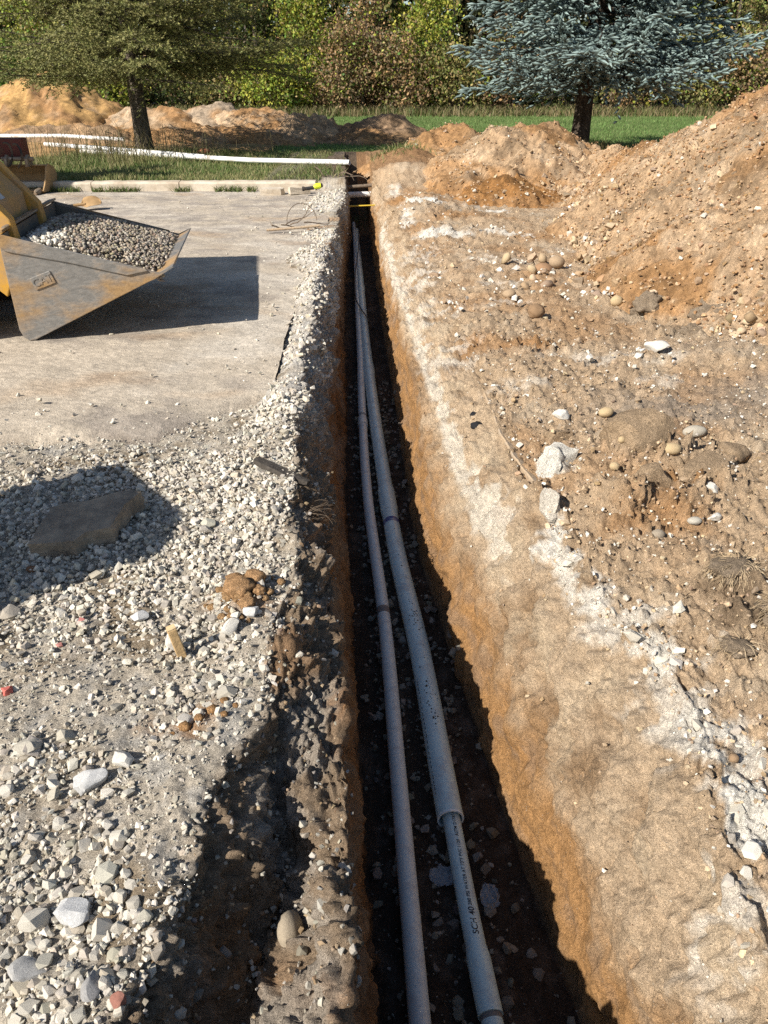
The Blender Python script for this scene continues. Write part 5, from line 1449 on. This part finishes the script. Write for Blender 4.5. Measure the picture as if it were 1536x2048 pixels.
def spruce(name, label, base, H, Rm, z0, n_whorl, per, bark, c_in, c_tip, seed, shoot_len, droop, twig_step, nl, nw, nn, trunk_r, lean=(0, 0), flatten=1.0, twigness=1.0, sag=0.0, up_tip=.0, core=0.0, zj=.08):
    r = np.random.default_rng(seed)
    root = empty(name, base); tag(root, label, 'tree')
    # trunk
    zs = np.linspace(-.15, H, 26); pts = [(lean[0] * z + .012 * math.sin(z * 1.3 + seed), lean[1] * z + .01 * math.cos(z * 1.7), z) for z in zs]
    rad = [trunk_r * (1 + .35 * math.exp(-max(z, 0) * 5)) * max(.06, (1 - z / H)) ** .8 for z in zs]
    MB().tube(pts, rad, 16).build('trunk', bark, root, smooth=True)
    P, D, Ln = [], [], []; bmb = MB()
    for w in range(n_whorl):
        f = (w / n_whorl) ** 1.15
        z = z0 + (H * .97 - z0) * f
        vis = z < 3.8
        for k in range(per if vis else per // 2):
            az = r.random() * 2 * np.pi
            L_ = Rm * (1 - .92 * ((z - z0) / (H - z0))) ** .85 * (.68 + .45 * r.random())
            if L_ < .25: continue
            p = np.array([lean[0] * z, lean[1] * z, z + r.normal() * zj]); d = np.array([math.cos(az), math.sin(az), .12 - droop * r.random()])
            n = max(5, int(L_ / .16)); step = L_ / n; path = [p.copy()]
            for i in range(n):
                t = i / n
                d = norm(d + np.array([r.normal() * .05, r.normal() * .05, -.055 * droop * 2 + up_tip * t * .12 + r.normal() * .03]))
                p = p + d * step; path.append(p.copy())
            br = .008 + .007 * L_
            bmb.tube(path, [br * (1 - .88 * i / n) for i in range(n + 1)], 5, False)
            path = np.array(path)
            ts = np.arange(.16, 1.0, twig_step * (1 if vis else 1.7) / L_)
            for t in ts:
                q = path[int(t * n)] + (path[min(int(t * n) + 1, n)] - path[int(t * n)]) * (t * n - int(t * n))
                dd = norm(path[min(int(t * n) + 1, n)] - path[max(int(t * n) - 1, 0)])
                sd = norm(np.cross(dd, [0, 0, 1]))
                for s in (-1, 1):
                    tl = (.14 + .55 * L_ * .32 * (1 - t) + .10) * (.6 + .7 * r.random()) * twigness
                    td = norm(dd * .75 + sd * s * (.8 + .3 * r.random()) + np.array([0, 0, r.normal() * .16 - sag * r.random()]))
                    m = max(2, int(tl / (shoot_len * .55)))
                    for j in range(m):
                        u = (j + .4) / m
                        pp = q + td * tl * u + np.array([0, 0, -.25 * tl * u * u * (1 + sag)])
                        if r.random() < (.25 if u < .3 else 0) : continue
                        sdv = norm(td + np.cross(td, [0, 0, 1]) * r.choice([-1, 1]) * (.75 * r.random()) + np.array([0, 0, r.normal() * .3 + .1 - sag * .4]))
                        P.append(pp); D.append(sdv); Ln.append(shoot_len * (.7 + .6 * r.random()))
            for t in np.arange(.3, 1.0, .09 / L_):
                q = path[int(t * n)] + (path[min(int(t * n) + 1, n)] - path[int(t * n)]) * (t * n - int(t * n))
                P.append(q); D.append(norm(path[min(int(t * n) + 1, n)] - path[max(int(t * n) - 1, 0)] + r.normal(size=3) * .06)); Ln.append(shoot_len)
            for j in range(3):
                P.append(path[-1]); D.append(norm(d + r.normal(size=3) * .3)); Ln.append(shoot_len)
    bmb.build('branches', bark, root)
    P = np.array(P); D = np.array(D); Ln = np.array(Ln)
    jit = (1 + r.normal(size=(len(P), 1)) * .16)
    hue = r.random((len(P), 1))
    col = np.clip(A(*c_in[0]) * hue + A(*c_in[1]) * (1 - hue), 0, 1) * jit
    tip = np.clip(A(*c_tip[0]) * hue + A(*c_tip[1]) * (1 - hue), 0, 1) * jit
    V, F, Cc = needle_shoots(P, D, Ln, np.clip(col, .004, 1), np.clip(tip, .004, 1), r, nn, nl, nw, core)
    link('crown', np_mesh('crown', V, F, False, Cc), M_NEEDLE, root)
    print(name, len(P), 'shoots', len(F))
    return root

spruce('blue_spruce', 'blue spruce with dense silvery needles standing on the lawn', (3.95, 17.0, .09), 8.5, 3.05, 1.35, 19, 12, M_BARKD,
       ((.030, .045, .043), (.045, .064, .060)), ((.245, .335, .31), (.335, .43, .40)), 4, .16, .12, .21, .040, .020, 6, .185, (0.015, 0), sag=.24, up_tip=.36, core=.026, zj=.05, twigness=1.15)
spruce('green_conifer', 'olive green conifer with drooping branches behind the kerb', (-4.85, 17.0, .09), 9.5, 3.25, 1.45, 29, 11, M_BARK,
       ((.09, .10, .034), (.13, .12, .046)), ((.24, .26, .08), (.37, .34, .13)), 9, .12, .10, .185, .056, .021, 7, .165, (0.0, 0), sag=.22, up_tip=.2)

# ---- wood edge
def leaves(P, size, col, r, stretch=1.5):
    n = len(P)
    u = norm(r.normal(size=(n, 3))); w = norm(np.cross(u, r.normal(size=(n, 3))))
    s = size[:, None]
    a = P - u * s * stretch * .5; b = P + w * s * .5; c = P + u * s * stretch * .5; d = P - w * s * .5
    V = np.stack([a, b, c, d], 1).reshape(-1, 3)
    return V, np.arange(4 * n).reshape(-1, 4), np.repeat(col, 4, 0)

PAL = {
    'yellow': [(.15, .165, .025), (.11, .14, .022), (.20, .185, .03), (.08, .115, .02), (.13, .12, .03)],
    'green': [(.045, .085, .018), (.06, .10, .02), (.035, .065, .016), (.085, .115, .022)],
    'brown': [(.125, .080, .042), (.10, .070, .038), (.15, .10, .055), (.085, .085, .030), (.17, .105, .05), (.07, .055, .035)],
    'olive': [(.085, .09, .03), (.11, .105, .035), (.065, .07, .025), (.13, .10, .04)],
    'dark': [(.022, .032, .010), (.030, .040, .012), (.018, .024, .010), (.040, .042, .016)],
}
def shrub(name, label, base, rx, ry, h, n, pal, seed, stems=9, size=(.05, .10), cat='shrub', group=None, hollow=.35, low=.05, trunk=None):
    r = np.random.default_rng(seed)
    root = empty(name, base); tag(root, label, cat, group)
    nc = max(8, n // 45)
    d = norm(r.normal(size=(nc, 3))); rad = (hollow + (1 - hollow) * r.random((nc, 1)) ** .6)
    d[:, 1] -= .25
    c = d * rad * A(rx, ry, h * .52) + A(0, 0, h * .5)
    c[:, 0] += .25 * rx * np.sin(c[:, 2] * 1.7 + seed); c[:, 2] = np.maximum(c[:, 2], low * h)
    k = r.integers(0, nc, n)
    cr = .16 + .22 * r.random(nc)
    P = c[k] + r.normal(size=(n, 3)) * cr[k][:, None] * A(1, 1, .75)
    P[:, 2] = np.maximum(P[:, 2], .03)
    pl = np.array(PAL[pal]); ck = pl[r.integers(0, len(pl), nc)]
    mixp = np.concatenate([PAL['yellow'], PAL['brown'], PAL['olive'], PAL['green']])
    col = 2.4 * np.where(r.random((n, 1)) < .5, ck[k], np.where(r.random((n, 1)) < .5, pl[r.integers(0, len(pl), n)], mixp[r.integers(0, len(mixp), n)])) * (1 + r.normal(size=(n, 1)) * .22)
    V, F, Cc = leaves(P, size[0] + (size[1] - size[0]) * r.random(n), np.clip(col, .004, .5), r)
    link('crown', np_mesh('crown', V, F, False, Cc), M_LEAF, root)
    mb = MB()
    for i in range(stems):
        tgt = c[r.integers(0, nc)]
        p0 = Vector((r.normal() * rx * .18, r.normal() * ry * .18, -.1))
        mid = p0.lerp(Vector(tgt), .5) + Vector((r.normal() * .15, r.normal() * .1, .1 * h))
        mb.tube([p0, p0.lerp(mid, .5) + Vector((r.normal() * .04, 0, 0)), mid, Vector(tgt)], [.028, .022, .016, .006], 5, False)
    if trunk:
        mb.tube([(0, 0, -.1), (trunk * .3, 0, h * .35), (-trunk * .2, 0, h * .7), (0, 0, h)], [trunk, trunk * .85, trunk * .6, trunk * .2], 8, False)
    mb.build('trunk' if trunk else 'stems', M_TWIG if not trunk else M_BARK, root)
    return root
def wx(px): return (px - 768) / 48.0
Y0 = 35.4
SH = [
    ('dense dark green bush at the far left edge of the wood', 20, .8, 1.7, 1.2, 3.0, 3600, 'green'),
    ('green bush behind the tall far left heap', 120, 1.6, 1.8, 1.1, 3.6, 3200, 'olive'),
    ('yellow green leaning bush left of the green conifer trunk', 215, .6, 1.3, 1.0, 2.4, 2600, 'yellow'),
    ('dark bush right behind the green conifer trunk', 330, 1.6, 1.6, 1.0, 3.2, 2600, 'dark'),
    ('olive bush right of the green conifer trunk', 430, 1.2, 1.3, 1.0, 2.6, 2400, 'olive'),
    ('low yellow green bush at the wood edge behind the back row', 565, .0, 1.5, 1.1, 2.3, 3600, 'yellow'),
    ('tall yellow green sapling above the low yellow green bush', 610, 1.3, 1.2, 1.0, 5.2, 4200, 'yellow'),
    ('russet brown shrub left of centre in the wood edge', 690, .3, 1.4, 1.1, 3.2, 3800, 'brown'),
    ('tall brown leaved sapling above the russet shrub', 735, 1.5, 1.3, 1.0, 5.4, 4200, 'brown'),
    ('thin brown shrub in the middle of the wood edge', 800, .2, 1.2, 1.0, 2.8, 3000, 'brown'),
    ('yellow green sapling just left of the blue spruce', 850, 1.2, 1.1, 1.0, 5.0, 4200, 'yellow'),
    ('olive shrub below the blue spruce\'s left branches', 920, .4, 1.4, 1.0, 2.6, 3000, 'olive'),
    ('brown shrub behind the blue spruce\'s left branches', 1010, .8, 1.5, 1.0, 3.2, 3000, 'brown'),
    ('dark shrub directly behind the blue spruce trunk', 1130, .9, 1.6, 1.0, 3.2, 2800, 'dark'),
    ('brown shrub right of the blue spruce trunk', 1260, .6, 1.5, 1.0, 3.0, 2800, 'brown'),
    ('olive shrub behind the blue spruce\'s right branches', 1390, .5, 1.5, 1.0, 3.4, 3400, 'olive'),
    ('brown twiggy shrub at the right edge of the wood', 1490, .2, 1.5, 1.0, 2.8, 3400, 'brown'),
    ('tall olive sapling at the right edge of the wood', 1520, 1.6, 1.5, 1.0, 5.4, 3800, 'olive'),
    ('tall green sapling above the dense dark green bush', 70, 2.4, 1.6, 1.0, 5.4, 3600, 'yellow'),
    ('tall dark sapling in the shaded gap of the wood', 490, 2.2, 1.5, 1.0, 5.4, 3200, 'dark'),
]
for i, (lb_, px, dy, rx, ry, h, n, pal) in enumerate(SH):
    shrub('sapling' if h > 4.5 else 'shrub', lb_, (wx(px), Y0 + dy, .10), rx, ry, h, int(n * 1.6), pal, 500 + i, 22, (.05, .11), 'sapling' if h > 4.5 else 'shrub', 'wood edge shrubs and saplings', trunk=.06 if h > 4.5 else None)
# trunks one can tell apart in the shaded gap
for i, (px, dy, rad, ln, lb_) in enumerate([(505, 2.2, .11, .02, 'dark straight trunk in the shaded gap, leftmost'), (528, 3.0, .09, -.02, 'thin dark trunk in the shaded gap, middle'), (548, 2.6, .10, .03, 'dark trunk in the shaded gap, nearest the yellow green bush'), (455, 2.8, .10, -.03, 'dark trunk just right of the green conifer'), (905, 2.6, .08, .01, 'pale thin trunk left of the blue spruce'), (1475, 2.4, .09, .02, 'thin trunk at the right edge of the wood')]):
    root = empty('tree', (wx(px), Y0 + dy, .05)); tag(root, lb_, 'tree', 'trunks in the wood')
    rg = np.random.default_rng(700 + i)
    MB().tube([(ln * z + .04 * math.sin(z * 1.1 + i), 0, z) for z in np.linspace(0, 8, 12)], [rad * (1 - .06 * k) for k in range(12)], 8, False).build('trunk', M_BARK, root, smooth=True)
    n = 900; P = np.stack([rg.normal(size=n) * 1.1, rg.normal(size=n) * .9, 6.5 + rg.normal(size=n) * 1.1], 1)
    V, F, Cc = leaves(P, .07 + .06 * rg.random(n), np.array(PAL['olive'])[rg.integers(0, 4, n)], rg)
    link('crown', np_mesh('crown', V, F, False, Cc), M_LEAF, root)
# the mass of the wood behind
n = 62000
P = np.stack([rv.uniform(-26, 27, n), Y0 + 3.2 + rv.random(n) * 7.0, .1 + 8.2 * rv.random(n) ** .85], 1)
cl = fbm(P[:, 0] * .55, P[:, 1] * .6, P[:, 2] * .6, 3)
keep = cl > -.18; P = P[keep]; cl = cl[keep]
pk = fbm(P[:, 0] * .18, 0, P[:, 2] * .3 + 4, 2)
pals = np.where(rv.random(len(P)) < .35, 0, np.where(pk > .12, 1, np.where(pk < -.12, 2, 3)))
cols = np.empty((len(P), 3))
for k, nm in enumerate(('dark', 'yellow', 'brown', 'olive')):
    m = pals == k; pl = np.array(PAL[nm]); cols[m] = pl[rv.integers(0, len(pl), m.sum())] * 1.6
cols = np.clip(cols * (1 + rv.normal(size=(len(P), 1)) * .2), .004, .5)
V, F, Cc = leaves(P, .12 + .14 * rv.random(len(P)), cols, rv)
wd = link('woodland', np_mesh('woodland', V, F, False, Cc), M_LEAF)
tag(wd, 'deep mixed wood behind the shrubs, reading as one mass', 'wood', None, 'stuff')
# dense rear of the wood, leaves coloured dark for its shaded depth
n = 16000
P = np.stack([rv.uniform(-40, 42, n), Y0 + 11 + rv.random(n) * 3.5, .2 + 11 * rv.random(n)], 1)
V, F, Cc = leaves(P, .45 + .35 * rv.random(n), np.array(PAL['dark'])[rv.integers(0, 4, n)], rv, 1.3)
wd = link('woodland', np_mesh('woodland', V, F, False, Cc), M_LEAF)
tag(wd, 'dark rear of the wood closing the view', 'wood', None, 'stuff')

# ---- grass
def blades(P, h, col, r, w=.006, lean=.35):
    n = len(P)
    a = r.random(n) * 6.283; side = np.stack([np.cos(a), np.sin(a), np.zeros(n)], 1) * (w * .5) * (.7 + .6 * r.random((n, 1)))
    ln = np.stack([r.normal(size=n), r.normal(size=n), np.zeros(n)], 1) * lean * h[:, None]
    m = P + ln * .35 + np.stack([np.zeros(n), np.zeros(n), h * .6], 1)
    t = P + ln + np.stack([np.zeros(n), np.zeros(n), h], 1)
    V = np.stack([P - side, P + side, m + side * .7, t, m - side * .7], 1).reshape(-1, 3)
    b = np.arange(n) * 5
    F = np.concatenate([np.stack([b, b + 1, b + 2, b + 4], 1), np.stack([b + 4, b + 2, b + 3, b + 3], 1)])
    return V, b, np.repeat(col, 5, 0)
def grass_obj(name, P, h, col, r, w, lean, label):
    V, b, Cc = blades(P, h, col, r, w, lean)
    F = np.concatenate([np.stack([b, b + 1, b + 2], 1), np.stack([b, b + 2, b + 4], 1), np.stack([b + 4, b + 2, b + 3], 1)])
    o = link(name, np_mesh(name, V, F, False, np.clip(Cc, .004, .6)), M_GRASS)
    tag(o, label, 'grass', None, 'stuff')
GR = np.array([(.11, .165, .042), (.15, .19, .06), (.21, .205, .085), (.31, .27, .14), (.09, .135, .035)])
GR2 = np.array([(.11, .20, .05), (.135, .23, .065), (.16, .24, .075), (.20, .25, .09)])
# verge between kerb and conifer
n = 26000
x = rv.uniform(-9.5, -.95, n); y = 12.52 + 4.9 * rv.random(n) ** 1.25
ok = ~((x > -1.05) & (y > 13.0)) & ((y < 15.7 + .5 * np.sin(x * 2)) | (x > -6.2)); x, y = x[ok], y[ok]; n = len(x)
tall = np.exp(-((x + 5.0) / 1.6) ** 2 - ((y - 16) / 1.7) ** 2) + .35 * sst(.1, .5, fbm(x * .9, y * .9, 3, 3)) * (x < -2.5)
dry = sst(-.1, .4, fbm(x * 1.2, y * 1.2, 8, 3) + .3 * tall)
cg = GR[rv.integers(0, 5, n)] * (1 - dry[:, None] * .55) + A(.235, .20, .095) * dry[:, None] * .75
h = (.03 + .035 * rv.random(n)) + tall * (.05 + .13 * rv.random(n))
grass_obj('grass', np.stack([x, y, np.where(x > -1.7, .125, .10)], 1), h, cg * (1 + rv.normal(size=(n, 1)) * .15), rv, .011, .45, 'rough grass on the verge between kerb and conifer')
n = 420; x = -5.0 + rv.normal(size=n) * 1.0; y = 16.2 + rv.normal(size=n) * .9
grass_obj('tall_weeds', np.stack([x, y, np.full(n, .10)], 1), .35 + .4 * rv.random(n), np.array([(.20, .165, .08), (.13, .12, .05), (.16, .13, .07)])[rv.integers(0, 3, n)], rv, .012, .35, 'tall dry weed stalks round the conifer trunk')
# weeds along the kerb foot
n = 2600; x = rv.uniform(-8.5, -1.9, n); keep = fbm(x * 1.7, 0.0, 4.0, 3) > -.12 ; x = x[keep]; n = len(x); y = 12.25 - .05 + .02 * (x + 1) - np.abs(rv.normal(size=n)) * .05
grass_obj('kerb_weeds', np.stack([x, y, np.full(n, .0)], 1), .03 + .07 * rv.random(n), GR[rv.integers(0, 3, n)] * .8, rv, .013, .8, 'low weeds growing along the kerb foot')
# mown lawn to the wood
n = 60000
y = 17.4 + 17.3 * rv.random(n) ** 1.3; x = rv.uniform(-.62, .62, n) * y * 1.05
nn_ = fbm(x * .5, y * .5, 1, 3)[:, None]
grass_obj('grass', np.stack([x, y, np.full(n, .085)], 1)[(x > -3.5)], (.035 + .035 * rv.random(n))[x > -3.5], (GR2[rv.integers(0, 4, n)] * (1 + .35 * nn_))[x > -3.5], rv, .018, .5, 'short mown lawn grass reaching to the wood')
n = 15000
x = rv.uniform(-22, 24, n); y = 34.3 + rv.normal(size=n) * .55
grass_obj('tall_dry_grass', np.stack([x, y, np.full(n, .09)], 1), .10 + .35 * rv.random(n) ** 1.5, np.array([(.20, .165, .08), (.13, .13, .045), (.24, .19, .10), (.08, .11, .03)])[rv.integers(0, 4, n)], rv, .035, .5, 'dry tall grass along the wood edge')
n = 900; x = 3.9 + rv.normal(size=n) * .55; y = 16.9 + rv.normal(size=n) * .5
grass_obj('dry_weeds', np.stack([x, y, np.full(n, .09)], 1), .12 + .28 * rv.random(n), np.array([(.20, .15, .07), (.12, .10, .04), (.09, .10, .03)])[rv.integers(0, 3, n)], rv, .013, .5, 'dry weeds round the blue spruce trunk')
n = 700; x = np.concatenate([.15 + rv.normal(size=n // 2) * .35, -1.0 + rv.normal(size=n // 2) * .3]); y = np.concatenate([14.2 + rv.normal(size=n // 2) * .35, 13.2 + rv.normal(size=n // 2) * .3])
zz = np.array([gz_at(a, b) for a, b in zip(x, y)])
grass_obj('turf_scraps', np.stack([x, y, zz], 1), .05 + .09 * rv.random(n), GR[rv.integers(0, 5, n)], rv, .012, .9, 'torn scraps of turf at the far trench end')
